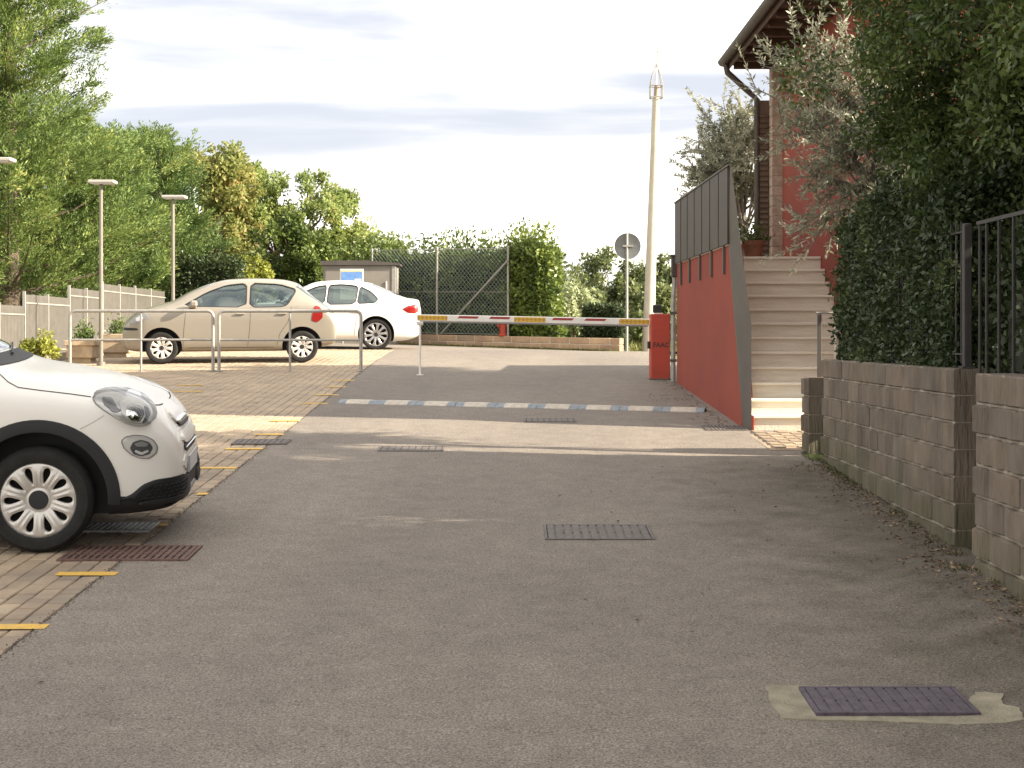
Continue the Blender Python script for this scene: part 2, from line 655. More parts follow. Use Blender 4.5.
# the individual ones: those that show largest in the frame and are not under the near car
vis = []
for (x, y) in cells:
    z = ground(x, y)
    px = 512 + F * x / y
    py = HOR + F * (EYE - z) / y
    if -12 < px < 330 and py < 775 and not (y > 9.35 and y < 11.3 and x < -2.75):
        vis.append((y, x))
vis.sort()
single = set((x, y) for (y, x) in vis[:290])
tilt = math.atan(SLOPE)
for (x, y) in single:
    o = obj_from_mesh('paver', pav_var[random.randrange(2)], paving, (x, y, ground(x, y) - 0.025 + random.uniform(-0.002, 0.002)))
    o.rotation_euler = (tilt + random.uniform(-0.012, 0.012), random.uniform(-0.015, 0.015), random.uniform(-0.01, 0.01))
mb = MB()
hx, hy = PW / 2 - GAP / 2, PL / 2 - GAP * 0.9
rv = random.Random(3)
for (x, y) in cells:
    if (x, y) in single:
        continue
    dzr = rv.uniform(-0.002, 0.002)
    z0 = ground(x, y - hy) - 0.0035 + dzr
    z1 = ground(x, y + hy) - 0.0035 + dzr
    tx = rv.uniform(-0.0012, 0.0012)
    c = 0.006
    vs = [(x - hx, y - hy, z0 - c), (x + hx, y - hy, z0 - c), (x + hx, y + hy, z1 - c), (x - hx, y + hy, z1 - c),
          (x - hx + c, y - hy + c, z0 + tx), (x + hx - c, y - hy + c, z0 - tx), (x + hx - c, y + hy - c, z1 - tx), (x - hx + c, y + hy - c, z1 + tx),
          (x - hx, y - hy, z0 - 0.035), (x + hx, y - hy, z0 - 0.035), (x + hx, y + hy, z1 - 0.035), (x - hx, y + hy, z1 - 0.035)]
    fs = [(4, 5, 6, 7), (0, 1, 5, 4), (1, 2, 6, 5), (2, 3, 7, 6), (3, 0, 4, 7), (8, 9, 1, 0), (9, 10, 2, 1), (10, 11, 3, 2), (11, 8, 0, 3)]
    mb.add(vs, fs)
mb.build('pavers', M_PAVER, paving, kind='stuff', fix=False)

# yellow stubs that mark the ends of the scooter bays
stub_rows = [(627, -60, 47), (574, 57, 117), (525, 138, 168), (494, 197, 208), (468, 200, 237), (449, 226, 263), (434.5, 254, 284),
             (421, 270, 300), (403.5, 302, 328), (395, 315, 339), (387, 326, 346), (380.5, 333, 355), (391.6, 172, 203), (385.3, 178, 203)]
for (py, xa, xb) in stub_rows:
    y = 2865.0 / (py - 253.0)
    x0, x1 = wx(xa, y), wx(xb, y)
    mb = MB()
    n = 5
    vs, fs = [], []
    for i in range(n + 1):
        x = x0 + (x1 - x0) * i / n
        for yy in (y - 0.05, y + 0.05):
            j = random.uniform(-0.006, 0.006)
            vs.append((x, yy + j, ground(x, yy + j) + 0.003))
    for i in range(n):
        fs.append((2 * i, 2 * i + 2, 2 * i + 3, 2 * i + 1))
    mb.add(vs, fs)
    mb.build('bay_marking', M_YELLOW, paving, fix=False)

# crumbled dirt along the seam between paving and asphalt
mb = MB()
rs = random.Random(5)
for i in range(2200):
    y = 5.4 + 22 * rs.random() ** 1.6
    x = EDGE + rs.gauss(0, 0.016)
    z = ground(x, y)
    s = rs.uniform(0.003, 0.008)
    a = rs.random() * 6.28
    pts = [(x + s * math.cos(a + k * 2.1) * rs.uniform(.7, 1.2), y + s * math.sin(a + k * 2.1), z) for k in range(3)]
    mb.add(pts + [(x, y, z + s * 0.8)], [(0, 1, 3), (1, 2, 3), (2, 0, 3)])
o = mb.build('seam_dirt', mat('seam_dirt', (0.085, 0.07, 0.055), rough=1, var=0.4, scale=30), fix=False)
tag(o, 'dark crumbs of dirt along the seam of paving and asphalt', 'dirt', kind='stuff')


# grates and covers
def grate(px0, px1, py0, py1, label, material, nbar, frame=0.02, solid=None, group=None, skew=0.0):
    ym = 2865.0 / ((py0 + py1) / 2 - 253)
    yn, yf = 2865.0 / (py1 - 253), 2865.0 / (py0 - 253)
    x0, x1 = wx(px0, ym), wx(px1, ym)
    cx, cy = (x0 + x1) / 2, (yn + yf) / 2
    hw, hd = (x1 - x0) / 2, (yf - yn) / 2
    t = empty('drain_cover', (cx, cy, ground(cx, cy)), label, 'drain cover', group)
    t.rotation_euler = (tilt, 0, 0)
    m_ = MB()
    m_.box((-hw, -hd, -0.02), (hw, hd, 0.004))
    m_.build('pit', M_DARK, t)
    m_ = MB()
    z0, z1 = 0.0045, 0.013
    m_.box((-hw - frame, -hd - frame, z0 - 0.03), (hw + frame, -hd, z1), 0.002)
    m_.box((-hw - frame, hd, z0 - 0.03), (hw + frame, hd + frame, z1), 0.002)
    m_.box((-hw - frame, -hd, z0 - 0.03), (-hw, hd, z1 - 0.0004), 0.002)
    m_.box((hw, -hd, z0 - 0.03), (hw + frame, hd, z1 - 0.0004), 0.002)
    m_.build('rim', material, t)
    if solid:
        m_ = MB()
        m_.box((-hw + 0.005, -hd + 0.005, -0.01), (hw - 0.005, hd - 0.005, 0.0065), 0.002)
        m_.build('lid', material, t)
        z0 = 0.0067
    bw = 2 * hw / nbar
    for i in range(nbar):
        m_ = MB()
        xa = -hw + bw * (i + 0.5)
        w = bw * (0.40 if solid else 0.34)
        m_.box((xa - w, -hd + 0.001, z0), (xa + w, hd - 0.001, z1 - 0.001), 0.002)
        o_ = m_.build('bar', material, t)
    m_ = MB()
    for q in ((-0.33, 0.0, 0.33) if not solid else (0.0,)):
        m_.box((-hw, hd * q - 0.008, z0 + 0.0003), (hw, hd * q + 0.008, z1 - 0.0018))
    m_.build('cross_bar', material, t)
    return t


# broken concrete collar round the near grate
t = empty('concrete_collar', (0, 0, 0), 'cracked pale concrete collar set in asphalt round a purple-grey grate', 'concrete patch')
yc = 2865.0 / (704 - 253)
outline = [(766, 686), (800, 686.5), (850, 688), (905, 690), (960, 694), (985, 695.5), (1003, 700), (1001, 708), (1020, 714), (1024, 725),
           (975, 727), (930, 724), (870, 722), (830, 721), (800, 720.5), (783, 719), (776, 711), (768, 699)]
pts = []
for (px, py) in outline:
    y = 2865.0 / (py - 253)
    pts.append((wx(px, y), y))
dense = []
for i in range(len(pts)):
    (xa, ya), (xb, yb) = pts[i], pts[(i + 1) % len(pts)]
    for k in range(4):
        u = k / 4
        dense.append((xa + (xb - xa) * u + random.uniform(-.006, .006), ya + (yb - ya) * u + random.uniform(-.006, .006)))
mb = MB()
top = [(x, y, ground(x, y) + 0.006) for x, y in dense]
bot = [(x, y, ground(x, y) - 0.02) for x, y in dense]
n = len(top)
mb.add(top + bot, [tuple(range(n))] + [(i, i + n, (i + 1) % n + n, (i + 1) % n) for i in range(n)])
mb.build('slab', M_CONC, t)
g1 = grate(812, 963, 692, 716, 'purple-grey iron grate inside the cracked concrete collar', mat('grate_purple', (0.085, 0.068, 0.085), rough=0.7, var=0.3, scale=20, bump=.4, bump_scale=100), 13, solid=True)
g1.location.z += 0.008
grate(547, 649, 526, 539.5, 'worn ribbed iron cover alone in the middle of the lane', M_IRON, 12, solid=True).location.z -= 0.004
grate(381, 442, 447, 451.2, 'thin dark iron cover set in the sunlit asphalt band', M_IRON, 9, solid=True).location.z -= 0.004
grate(526, 574, 419.2, 422.0, 'dark iron cover just below the speed bump', M_IRON, 8, solid=True).location.z -= 0.004
grate(706, 744, 426.6, 430.5, 'slotted gutter grate at the foot of the red wall', M_IRON, 10)
grate(236, 287, 440.5, 444.5, 'dark iron cover crossing the seam of paving and asphalt', M_IRON, 9, solid=True)
grate(70, 192, 547.5, 560.5, 'rusty brown grate beside the white car front wheel', mat('rust_grate', (0.13, 0.075, 0.06), rough=0.8, var=0.4, scale=20), 18)
grate(84, 152, 524, 531.5, 'bright steel grate under the white car front bumper', M_IRON2, 12)

# ------------------------------------------------------------------ right side: block walls, red wall, stairs, house
M_BLOCK = mat('split_block', (0.20, 0.164, 0.125), rough=0.95, color2=(0.105, 0.086, 0.067), scale=3.2, bump=0.9, bump_scale=42, bump_stretch=(1, 1, 0.16), stretch=(1, 1, 0.45), objvar=0.13)
_nt = M_BLOCK.node_tree
_bs = _nt.nodes['Principled BSDF']
_src = _bs.inputs['Base Color'].links[0].from_socket
_g = _nt.nodes.new('ShaderNodeNewGeometry')
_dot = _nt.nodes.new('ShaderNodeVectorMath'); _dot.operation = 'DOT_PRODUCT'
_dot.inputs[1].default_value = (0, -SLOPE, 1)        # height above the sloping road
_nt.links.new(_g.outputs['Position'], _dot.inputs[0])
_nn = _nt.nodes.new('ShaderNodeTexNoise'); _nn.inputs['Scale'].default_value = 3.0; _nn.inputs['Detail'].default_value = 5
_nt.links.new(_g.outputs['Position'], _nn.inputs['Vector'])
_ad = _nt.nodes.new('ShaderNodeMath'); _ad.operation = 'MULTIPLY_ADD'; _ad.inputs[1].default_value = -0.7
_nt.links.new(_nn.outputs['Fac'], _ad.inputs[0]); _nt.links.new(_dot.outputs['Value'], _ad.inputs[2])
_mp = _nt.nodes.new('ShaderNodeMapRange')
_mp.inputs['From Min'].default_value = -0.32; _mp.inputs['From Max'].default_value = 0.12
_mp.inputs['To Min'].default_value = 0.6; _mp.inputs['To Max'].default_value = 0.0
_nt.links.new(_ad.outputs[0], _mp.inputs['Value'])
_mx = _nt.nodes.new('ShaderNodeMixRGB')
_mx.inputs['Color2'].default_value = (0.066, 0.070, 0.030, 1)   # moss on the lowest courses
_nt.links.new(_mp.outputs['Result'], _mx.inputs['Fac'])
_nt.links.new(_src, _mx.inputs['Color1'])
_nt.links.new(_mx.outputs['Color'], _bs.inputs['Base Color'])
M_MORTAR = mat('mortar', (0.33, 0.285, 0.225), rough=1.0, var=0.2, scale=12, bump=0.5, bump_scale=60)
M_RED = mat('red_plaster', (0.275, 0.050, 0.029), rough=0.9, color2=(0.21, 0.041, 0.025), scale=1.1, bump=0.25, bump_scale=90)
M_PANEL = mat('zinc_sheet', (0.062, 0.051, 0.043), rough=0.6, metal=0.1, var=0.12, scale=2.5)
M_TRIM = mat('zinc_trim', (0.092, 0.079, 0.068), rough=0.55, metal=0.1, var=0.1, scale=3)
M_STEP = mat('travertine', (0.79, 0.72, 0.61), rough=0.8, color2=(0.65, 0.58, 0.47), scale=4.5, stretch=(0.5, 1, 5), bump=0.25, bump_scale=40)
M_TREAD = mat('travertine_tread', (0.80, 0.745, 0.64), rough=0.8, color2=(0.69, 0.62, 0.51), scale=4.0, stretch=(0.6, 1, 3), bump=0.2, bump_scale=40)
M_GALV = mat('galvanised_steel', (0.35, 0.335, 0.305), rough=0.5, metal=0.45, var=0.15, scale=14)
M_DKMETAL = mat('dark_iron_paint', (0.032, 0.028, 0.026), rough=0.6, var=0.2, scale=14)
M_WOOD = mat('dark_eaves_wood', (0.085, 0.05, 0.034), rough=0.8, var=0.3, scale=4, stretch=(1, 6, 1))
M_COPPER = mat('brown_gutter', (0.085, 0.07, 0.058), rough=0.5, metal=0.4, var=0.2, scale=6)
M_TILE = mat('roof_tile', (0.30, 0.14, 0.085), rough=0.9, var=0.35, scale=5)
M_BRICKCOL = mat('pale_brick', (0.40, 0.30, 0.225), rough=0.9, var=0.25, scale=9, bump=.4, bump_scale=40)
M_MOSS = mat('moss', (0.10, 0.12, 0.03), rough=1.0, var=0.5, scale=14, bump=0.7, bump_scale=60)


def block_variant(k, L, H, D):
    """split-faced block; rough vertical flutes on its -x face"""
    r_ = random.Random(100 + k)
    nf = 9
    g = 0.004
    y0, y1 = -L / 2 + 0.0012, L / 2 - 0.0012
    prof = [r_.uniform(0.0, 0.026) for _ in range(nf + 1)]
    z0, z1 = g, H - g
    vs, fs = [], []
    rows = [z0, z0 + 0.012, (z0 + z1) / 2, z1 - 0.012, z1]
    for j, z in enumerate(rows):
        for i in range(nf + 1):
            y = y0 + (y1 - y0) * i / nf
            edge = j in (0, 4)
            side = i in (0, nf)
            d = -prof[i] - r_.uniform(0.0, 0.005)
            vs.append((0.013 if edge else (0.004 if side else d), y, z))
    w = nf + 1
    for j in range(4):
        for i in range(nf):
            fs.append((j * w + i, (j + 1) * w + i, (j + 1) * w + i + 1, j * w + i + 1))
    nb = len(vs)
    vs += [(D, y0, z0), (D, y1, z0), (D, y1, z1), (D, y0, z1)]
    fs += [(nb, nb + 3, nb + 2, nb + 1)]
    fs += [tuple(range(0, w)) + (nb + 1, nb), tuple(range(4 * w, 5 * w))[::-1] + (nb + 3, nb + 2)]
    fs += [tuple(j * w for j in range(4, -1, -1)) + (nb, nb + 3), tuple(j * w + nf for j in range(5)) + (nb + 2, nb + 1)]
    m_ = MB()
    m_.add(vs, fs)
    return m_.mesh('block', M_BLOCK)


CH = 0.176


def block_wall(name, label, x, ya, yb, ztop, ncourse, D=0.22, L=0.5, cap=False):
    t = empty(name, (x, ya, ztop - ncourse * CH), label, 'wall')
    n = max(1, round((yb - ya) / L))
    L = (yb - ya) / n
    fulls = [block_variant(k, L, CH, D) for k in range(5)]
    halves = [block_variant(20 + k, L / 2, CH, D) for k in range(2)]
    for c in range(ncourse):
        y = 0.0
        seq = [fulls[random.randrange(5)] for _ in range(n)] if c % 2 == 0 else \
            [halves[0]] + [fulls[random.randrange(5)] for _ in range(n - 1)] + [halves[1]]
        for k, me in enumerate(seq):
            l_ = L / 2 if me in halves else L
            o_ = obj_from_mesh('block', me, t, (random.uniform(-0.004, 0.004), y + l_ / 2, c * CH))
            y += l_
    m_ = MB()
    m_.box((0.0075, 0.006, 0.001), (D - 0.006, yb - ya - 0.006, ncourse * CH - 0.006))
    m_.build('mortar', M_MORTAR, t)
    return t


block_wall('block_wall', 'long split-block retaining wall under the dark hedge, ending in an open corner', 2.87, 9.75, 13.85, 1.70, 8)
block_wall('block_wall', 'split-block wall segment standing forward of the hedge wall across the dark gap', 2.66, 4.6, 8.62, 1.70, 9)
block_wall('block_pier', 'short split-block pier carrying a steel railing at the foot of the stairs', 2.79, 14.12, 14.38, 1.52, 6, D=0.17, L=0.26)

# soil beds behind the walls
m_ = MB()
m_.box((3.10, 3.0, -0.2), (14, 13.8, 1.60))
o = m_.build('garden_bed', M_SOIL)
tag(o, 'raised garden soil behind the block walls', kind='structure')

# black railing on the wall and the gate in the gap
t = empty('garden_railing', (2.99, 9.86, 1.70), 'dark iron railing of thin upright bars standing in the hedge on the wall', 'railing')
m_ = MB()
m_.box((-0.025, -0.03, 0.0), (0.025, 0.03, 0.95), 0.004)
m_.box((-0.045, -0.05, -0.002), (0.045, 0.05, 0.012), 0.002)
m_.build('post', M_DKMETAL, t)
for z in (0.09, 0.90):
    m_ = MB()
    m_.box((-0.012, 0.031, z - 0.006), (0.012, 3.6, z + 0.006))
    m_.build('rail', M_DKMETAL, t)
bar = None
for i in range(30):
    m_ = MB()
    if bar is None:
        m_.tube([(0, 0, 0.03), (0, 0, 0.97)], 0.0065, 6)
        bar = m_.mesh('bar', M_DKMETAL)
    o = obj_from_mesh('bar', bar, t, (0, 0.12 + i * 0.115, 0))
t = empty('garden_gate', (3.02, 8.68, 0.60), 'dark iron garden gate of widely spaced bars in the gap between block walls', 'gate')
for y in (0.07, 0.35, 0.62, 0.86, 1.0):
    m_ = MB()
    m_.tube([(0, y, 0.45), (0, y, 2.04)], 0.011, 6)
    m_.build('bar', M_DKMETAL, t)
for z in (0.47, 2.04):
    m_ = MB()
    m_.box((-0.012, 0.03, z - 0.012), (0.012, 1.04, z + 0.012))
    m_.build('rail', M_DKMETAL, t)
m_ = MB()
m_.box((-0.03, 0.0, 0.0), (0.03, 0.06, 2.04), 0.004)
m_.build('post', M_DKMETAL, t)

# steel handrail on the pier
yr = 14.25
t = empty('handrail', (2.92, yr, 1.52), 'slim grey steel handrail with a square post on the short block pier', 'railing')
m_ = MB()
m_.box((-0.018, -0.018, 0.0), (0.018, 0.018, 0.60), 0.003)
m_.build('post', M_TRIM, t)
m_ = MB()
m_.tube([(-0.03, 0, 0.61), (0.5, 0.0, 0.61)], 0.011, 8)
m_.build('rail', M_GALV, t)
m_ = MB()
m_.tube([(0.145, 0, 0.0), (0.145, 0, 0.6)], 0.006, 6)
m_.tube([(0.40, 0, 0.0), (0.40, 0, 0.6)], 0.006, 6)
m_.build('rod', M_GALV, t)
m_ = MB()
m_.box((2.985, 14.10, 0.3), (6.0, 14.40, 1.516))
o = m_.build('planting_bed', M_SOIL)
tag(o, 'soil bed beside the stair landing', kind='structure')

# stair landing of small tan pavers
m_ = MB()
zl = ground(2.8, 15.4) - 0.002
m_.add([(2.50, 14.52, ground(2.5, 14.52) + .004), (7, 14.52, ground(2.5, 14.52) + .004), (7, 16.45, ground(2.5, 16.3) + .006), (2.50, 16.45, ground(2.5, 16.3) + .006)], [(0, 1, 2, 3)])
o = m_.build('landing', M_PAVER, fix=False)
tag(o, 'small tan paved landing at the foot of the stairs', kind='structure')
for i in range(9):
    for j in range(6):
        m_ = MB()
        x, y = 2.62 + i * 0.125, 14.75 + j * 0.245 + (0.12 if i % 2 else 0)
        z = ground(2.5, y) + 0.006
        if y > 16.0:
            continue
        m_.box((x - 0.058, y - 0.117, z - 0.02), (x + 0.058, y + 0.117, z + 0.008), 0.004)
        m_.build('paver', M_PAVER, o)

# stairs
SX0, SX1, SY0 = 2.60, 3.92, 16.15
NST, RISE, GO = 12, 0.1695, 0.262
zs0 = ground(2.6, SY0) - 0.01
t = empty('stone_stairs', (0, 0, 0), 'flight of pale travertine steps climbing beside the red wall', 'stairs')
for k in range(NST):
    z0 = zs0 + k * RISE
    y0 = SY0 + k * GO
    m_ = MB()
    m_.box((SX0, y0 + 0.02, z0 - (0.35 if k == 0 else 0.0)), (SX1, y0 + GO + 0.05, z0 + RISE - 0.032))
    s = m_.build('step', M_STEP, t)
    m_ = MB()
    m_.box((SX0 - 0.001, y0 - 0.012, z0 + RISE - 0.031), (SX1 - 0.003, y0 + GO + 0.019, z0 + RISE), 0.006)
    m_.build('tread', M_TREAD, s)
ztop = zs0 + NST * RISE
YT = SY0 + NST * GO
# terrace behind the stairs
m_ = MB()
m_.box((2.60, YT + 0.053, 0.3), (3.92, 22.0, ztop - 0.003))
m_.box((2.95, 22.0, 0.3), (13, 25.0, ztop - 0.006))
o = m_.build('terrace', M_STEP)
tag(o, 'paved terrace at the top of the stairs', kind='structure')

# red side wall with the zinc screen
RX = 2.46
PB, PT = 2.97, 3.855
t = empty('red_stair_wall', (RX, 19, 1.0), 'red plastered stair wall topped by a dark zinc sheet screen', 'wall')
t.matrix_world = Matrix.Translation((2.525, 16.3, 0)) @ Matrix.Rotation(R(1.0), 4, 'Z') @ Matrix.Translation((-RX, -16.3, 0))
m_ = MB()
poly = [(RX, 16.30, 0.6), (RX, 22.05, 0.6), (RX, 22.05, PB - 0.012), (RX, 17.20, PB - 0.012)]
m_.prism(poly, (0.135, 0, 0))
m_.build('plaster', M_RED, t)
m_ = MB()
m_.box((RX - 0.006, 17.28, PB - 0.01), (RX + 0.14, 22.06, PB + 0.035), 0.004)
m_.build('coping', M_STEP, t)
npan = 7
ylist = lin(17.22, 22.06, npan + 1)
for i in range(npan):
    m_ = MB()
    m_.box((RX - 0.032, ylist[i] + 0.006, PB + 0.0), (RX - 0.010, ylist[i + 1] - 0.006, PT), 0.003)
    o = m_.build('sheet', M_PANEL, t)
    m_ = MB()
    m_.box((RX - 0.040, ylist[i] - 0.005, PB + 0.002), (RX - 0.0325, ylist[i] + 0.005, PT - 0.002), 0.002)
    m_.build('seam', M_PANEL, o)
m_ = MB()
m_.box((RX - 0.045, 17.14, PT + 0.0005), (RX + 0.0, 22.07, PT + 0.022), 0.004)
m_.build('cap', M_TRIM, t)
for y in (17.62, 18.6, 19.6, 20.6, 21.5):
    m_ = MB()
    m_.box((RX - 0.030, y - 0.03, PB - 0.33), (RX - 0.003, y + 0.03, PB - 0.001), 0.003)
    m_.build('bracket', M_TRIM, t)
# raking zinc cheek that closes the near end
m_ = MB()
A = Vector((RX - 0.02, 17.08, PT + 0.015))
E = Vector((RX - 0.015, 17.24, PB))
D = Vector((RX - 0.004, 16.26, 0.75))
C = Vector((RX + 0.055, 16.16, 0.75))
B = Vector((RX + 0.085, 16.36, 2.04))
m_.add([A, B, C, D, E] + [p + Vector((0.0, 0.04, 0)) for p in (A, B, C, D, E)],
       [(0, 1, 4), (1, 3, 4), (1, 2, 3), (5, 9, 6), (6, 9, 8), (6, 8, 7), (0, 5, 6, 1), (1, 6, 7, 2), (2, 7, 8, 3), (3, 8, 9, 4), (4, 9, 5, 0)])
m_.build('end_cheek', M_TRIM, t)
# side cheek of the stairs seen as the thin strip by the treads
m_ = MB()
m_.box((RX + 0.056, 16.12, 0.7), (RX + 0.075, 16.2, 1.05), 0.004)
m_.build('foot_block', M_RED, t)

# pipe and lantern at the far end of the red wall
p = Vector((2.385, 22.2, ground(2.38, 22.2)))
t = empty('downpipe', p, 'slim grey pipe running up the far end of the red wall', 'pipe')
m_ = MB()
m_.tube([(0, 0, 0), (0, 0, 1.2), (0.02, 0, 1.45), (0.02, 0, 1.75)], 0.035, 8)
m_.build('tube', M_GALV, t, smooth_angle=40)
for z in (0.3, 1.0):
    m_ = MB()
    m_.box((-0.05, -0.045, z), (0.05, 0.045, z + 0.04), 0.004)
    m_.build('clamp', M_TRIM, t)
t = empty('wall_lantern', (2.40, 22.13, 2.78), 'small dark box lantern at the far corner of the red wall', 'lamp')
m_ = MB()
m_.box((-0.05, -0.06, 0.0), (0.055, 0.06, 0.3), 0.01)
m_.build('housing', M_PANEL, t)
m_ = MB()
m_.box((-0.065, -0.075, 0.3), (0.057, 0.075, 0.33), 0.004)
m_.build('hood', M_TRIM, t)

# house
HX, HY0, HY1, HZ = 3.92, 16.3, 21.75, 5.94
t = empty('red_house', (0, 0, 0), 'red plastered house with dark overhanging wooden eaves above the stairs', 'house')
m_ = MB()
m_.box((HX + 0.002, HY0, 0.2), (11.5, HY1, HZ))
m_.build('wall', M_RED, t)
gx, gy0, gy1, gz = 3.14, 15.75, 22.15, 5.93
rx, rz = 7.7, 7.55
m_ = MB()
n_ = Vector((-(rz - gz), 0, rx - gx)).normalized()
for s in (0, 1):
    if s == 0:
        poly = [Vector((gx, gy0, gz + 0.02)), Vector((gx, gy1, gz + 0.02)), Vector((rx, gy1, rz)), Vector((rx, gy0, rz))]
    else:
        poly = [Vector((rx + 0.001, gy0, rz)), Vector((rx + 0.001, gy1, rz)), Vector((2 * rx - gx, gy1, gz + 0.02)), Vector((2 * rx - gx, gy0, gz + 0.02))]
    m_.prism(poly, (0, 0, 0.14))
roof = m_.build('roof', M_TILE, t)
m_ = MB()
m_.box((gx + 0.06, gy0 + 0.02, gz - 0.03), (HX + 0.0, gy1 - 0.02, gz + 0.0))
m_.build('soffit', M_WOOD, t)
for i in range(11):
    y = gy0 + 0.25 + i * 0.59
    m_ = MB()
    m_.box((gx + 0.10, y - 0.04, gz - 0.12), (HX + 0.0, y + 0.04, gz - 0.031), 0.005)
    m_.build('rafter', M_WOOD, t)
m_ = MB()
m_.box((gx + 0.04, gy0, gz - 0.10), (gx + 0.058, gy1, gz + 0.05), 0.003)
m_.build('fascia', M_WOOD, t)
m_ = MB()
arc = [(gx - 0.03 + 0.075 * math.cos(a), gz + 0.03 + 0.075 * math.sin(a)) for a in lin(math.pi, 2 * math.pi, 9)]
vs, fs = [], []
for y in (gy0, gy1):
    vs += [(x, y, z) for x, z in arc] + [(x * 0.0 + gx - 0.03 + (x - gx + 0.03) * 0.9, y, z + 0.006) for x, z in arc[::-1]]
k = len(arc) * 2
fs = [(i, (i + 1) % k, k + (i + 1) % k, k + i) for i in range(k)] + [tuple(range(k))[::-1], tuple(range(k, 2 * k))]
m_.add(vs, fs)
m_.build('gutter', M_COPPER, roof, smooth_angle=40)
m_ = MB()
m_.tube([(gx - 0.01, 21.98, gz - 0.03), (gx + 0.02, 21.98, gz - 0.16), (3.46, 22.02, gz - 0.42), (3.60, 22.03, gz - 0.55), (3.60, 22.03, ztop + 0.02)], 0.045, 10)
m_.build('downpipe', M_COPPER, t, smooth_angle=50)
# pale brick corner pillar and the shuttered opening beside it
for j in range(20):
    z0 = ztop + j * 0.146
    m_ = MB()
    m_.box((HX - 0.15, HY1 + 0.004, z0 + 0.004), (HX + 0.03, HY1 + 0.24, z0 + 0.142), 0.006)
    m_.build('brick', M_BRICKCOL, t)
m_ = MB()
m_.box((HX - 0.14, HY1 + 0.012, ztop), (HX + 0.022, HY1 + 0.23, ztop + 20 * 0.146))
m_.build('brick_core', M_MORTAR, t)
m_ = MB()
m_.box((HX - 0.30, HY1 + 0.26, ztop), (HX - 0.09, HY1 + 0.32, ztop + 2.45), 0.004)
s = m_.build('shutter', mat('brown_shutter', (0.12, 0.075, 0.05), rough=0.6, var=.2, scale=8), t)
for j in range(28):
    m_ = MB()
    z = ztop + 0.08 + j * 0.078
    m_.prism([(HX - 0.285, HY1 + 0.259, z), (HX - 0.285, HY1 + 0.23, z + 0.02), (HX - 0.285, HY1 + 0.235, z + 0.035), (HX - 0.285, HY1 + 0.259, z + 0.06)], (0.12, 0, 0))
    m_.build('slat', MATS['brown_shutter'], s)
# terracotta pots at the stair head
M_POT = mat('terracotta', (0.21, 0.09, 0.05), rough=0.9, var=0.25, scale=8)
for i, (x, y, h) in enumerate([(3.02, 20.5, 0.26), (3.36, 20.9, 0.32)]):
    t = empty('flower_pot', (x, y, ztop), ['small terracotta pot beside the top of the stairs', 'larger terracotta pot under the house downpipe'][i], 'pot')
    m_ = MB()
    m_.lathe([(0.0, 0.0), (0.10, 0.0), (0.15, h * 0.8), (0.165, h * 0.8), (0.168, h), (0.15, h), (0.14, h * 0.9), (0.0, h * 0.9)], axis='z', n=20)
    m_.build('pot', M_POT, t, smooth_angle=40)
    n = 260
    p_ = np.column_stack([rng.normal(0, 0.09, n), rng.normal(0, 0.09, n), h * 0.9 + np.abs(rng.normal(0, 0.14, n))])
    ax = rdir(n); ax[:, 2] = np.abs(ax[:, 2])
    me = leaf_mesh('foliage', p_, ax, rdir(n), rng.uniform(0.05, 0.09, n), 0.03, leaf_mat('pot_leaf%d' % i, (0.04, 0.07, 0.02), (0.12, 0.17, 0.04)))
    obj_from_mesh('foliage', me, t)

# ------------------------------------------------------------------ street furniture
M_WHITE = mat('white_paint', (0.72, 0.69, 0.63), rough=0.5, var=0.08, scale=8)
M_REDP = mat('barrier_red', (0.40, 0.05, 0.026), rough=0.5, var=0.1, scale=4)
M_DKRED = mat('dark_red_reflector', (0.30, 0.028, 0.028), rough=0.5)
M_BLACK = mat('black_plastic', (0.015, 0.015, 0.016), rough=0.45)
M_POLE = mat('pole_concrete', (0.50, 0.45, 0.36), rough=0.8, var=0.1, scale=3)

# hatch print for the boom sleeves
M_HATCH = bpy.data.materials.new('yellow_black_hatch')
M_HATCH.use_nodes = True
nt = M_HATCH.node_tree
_b = nt.nodes['Principled BSDF']
_b.inputs['Roughness'].default_value = 0.5
_tc = nt.nodes.new('ShaderNodeTexCoord')
_mp = nt.nodes.new('ShaderNodeMapping')
_mp.inputs['Rotation'].default_value = (0, R(45), 0)
_w = nt.nodes.new('ShaderNodeTexChecker')
_w.inputs['Scale'].default_value = 22
_w.inputs['Color1'].default_value = (0.62, 0.36, 0.03, 1)
_w.inputs['Color2'].default_value = (0.05, 0.035, 0.02, 1)
nt.links.new(_tc.outputs['Object'], _mp.inputs['Vector'])
nt.links.new(_mp.outputs['Vector'], _w.inputs['Vector'])
_mx = nt.nodes.new('ShaderNodeMixRGB')
_mx.inputs['Fac'].default_value = 0.62
_mx.inputs['Color2'].default_value = (0.62, 0.36, 0.03, 1)
nt.links.new(_w.outputs['Color'], _mx.inputs['Color1'])
nt.links.new(_mx.outputs['Color'], _b.inputs['Base Color'])

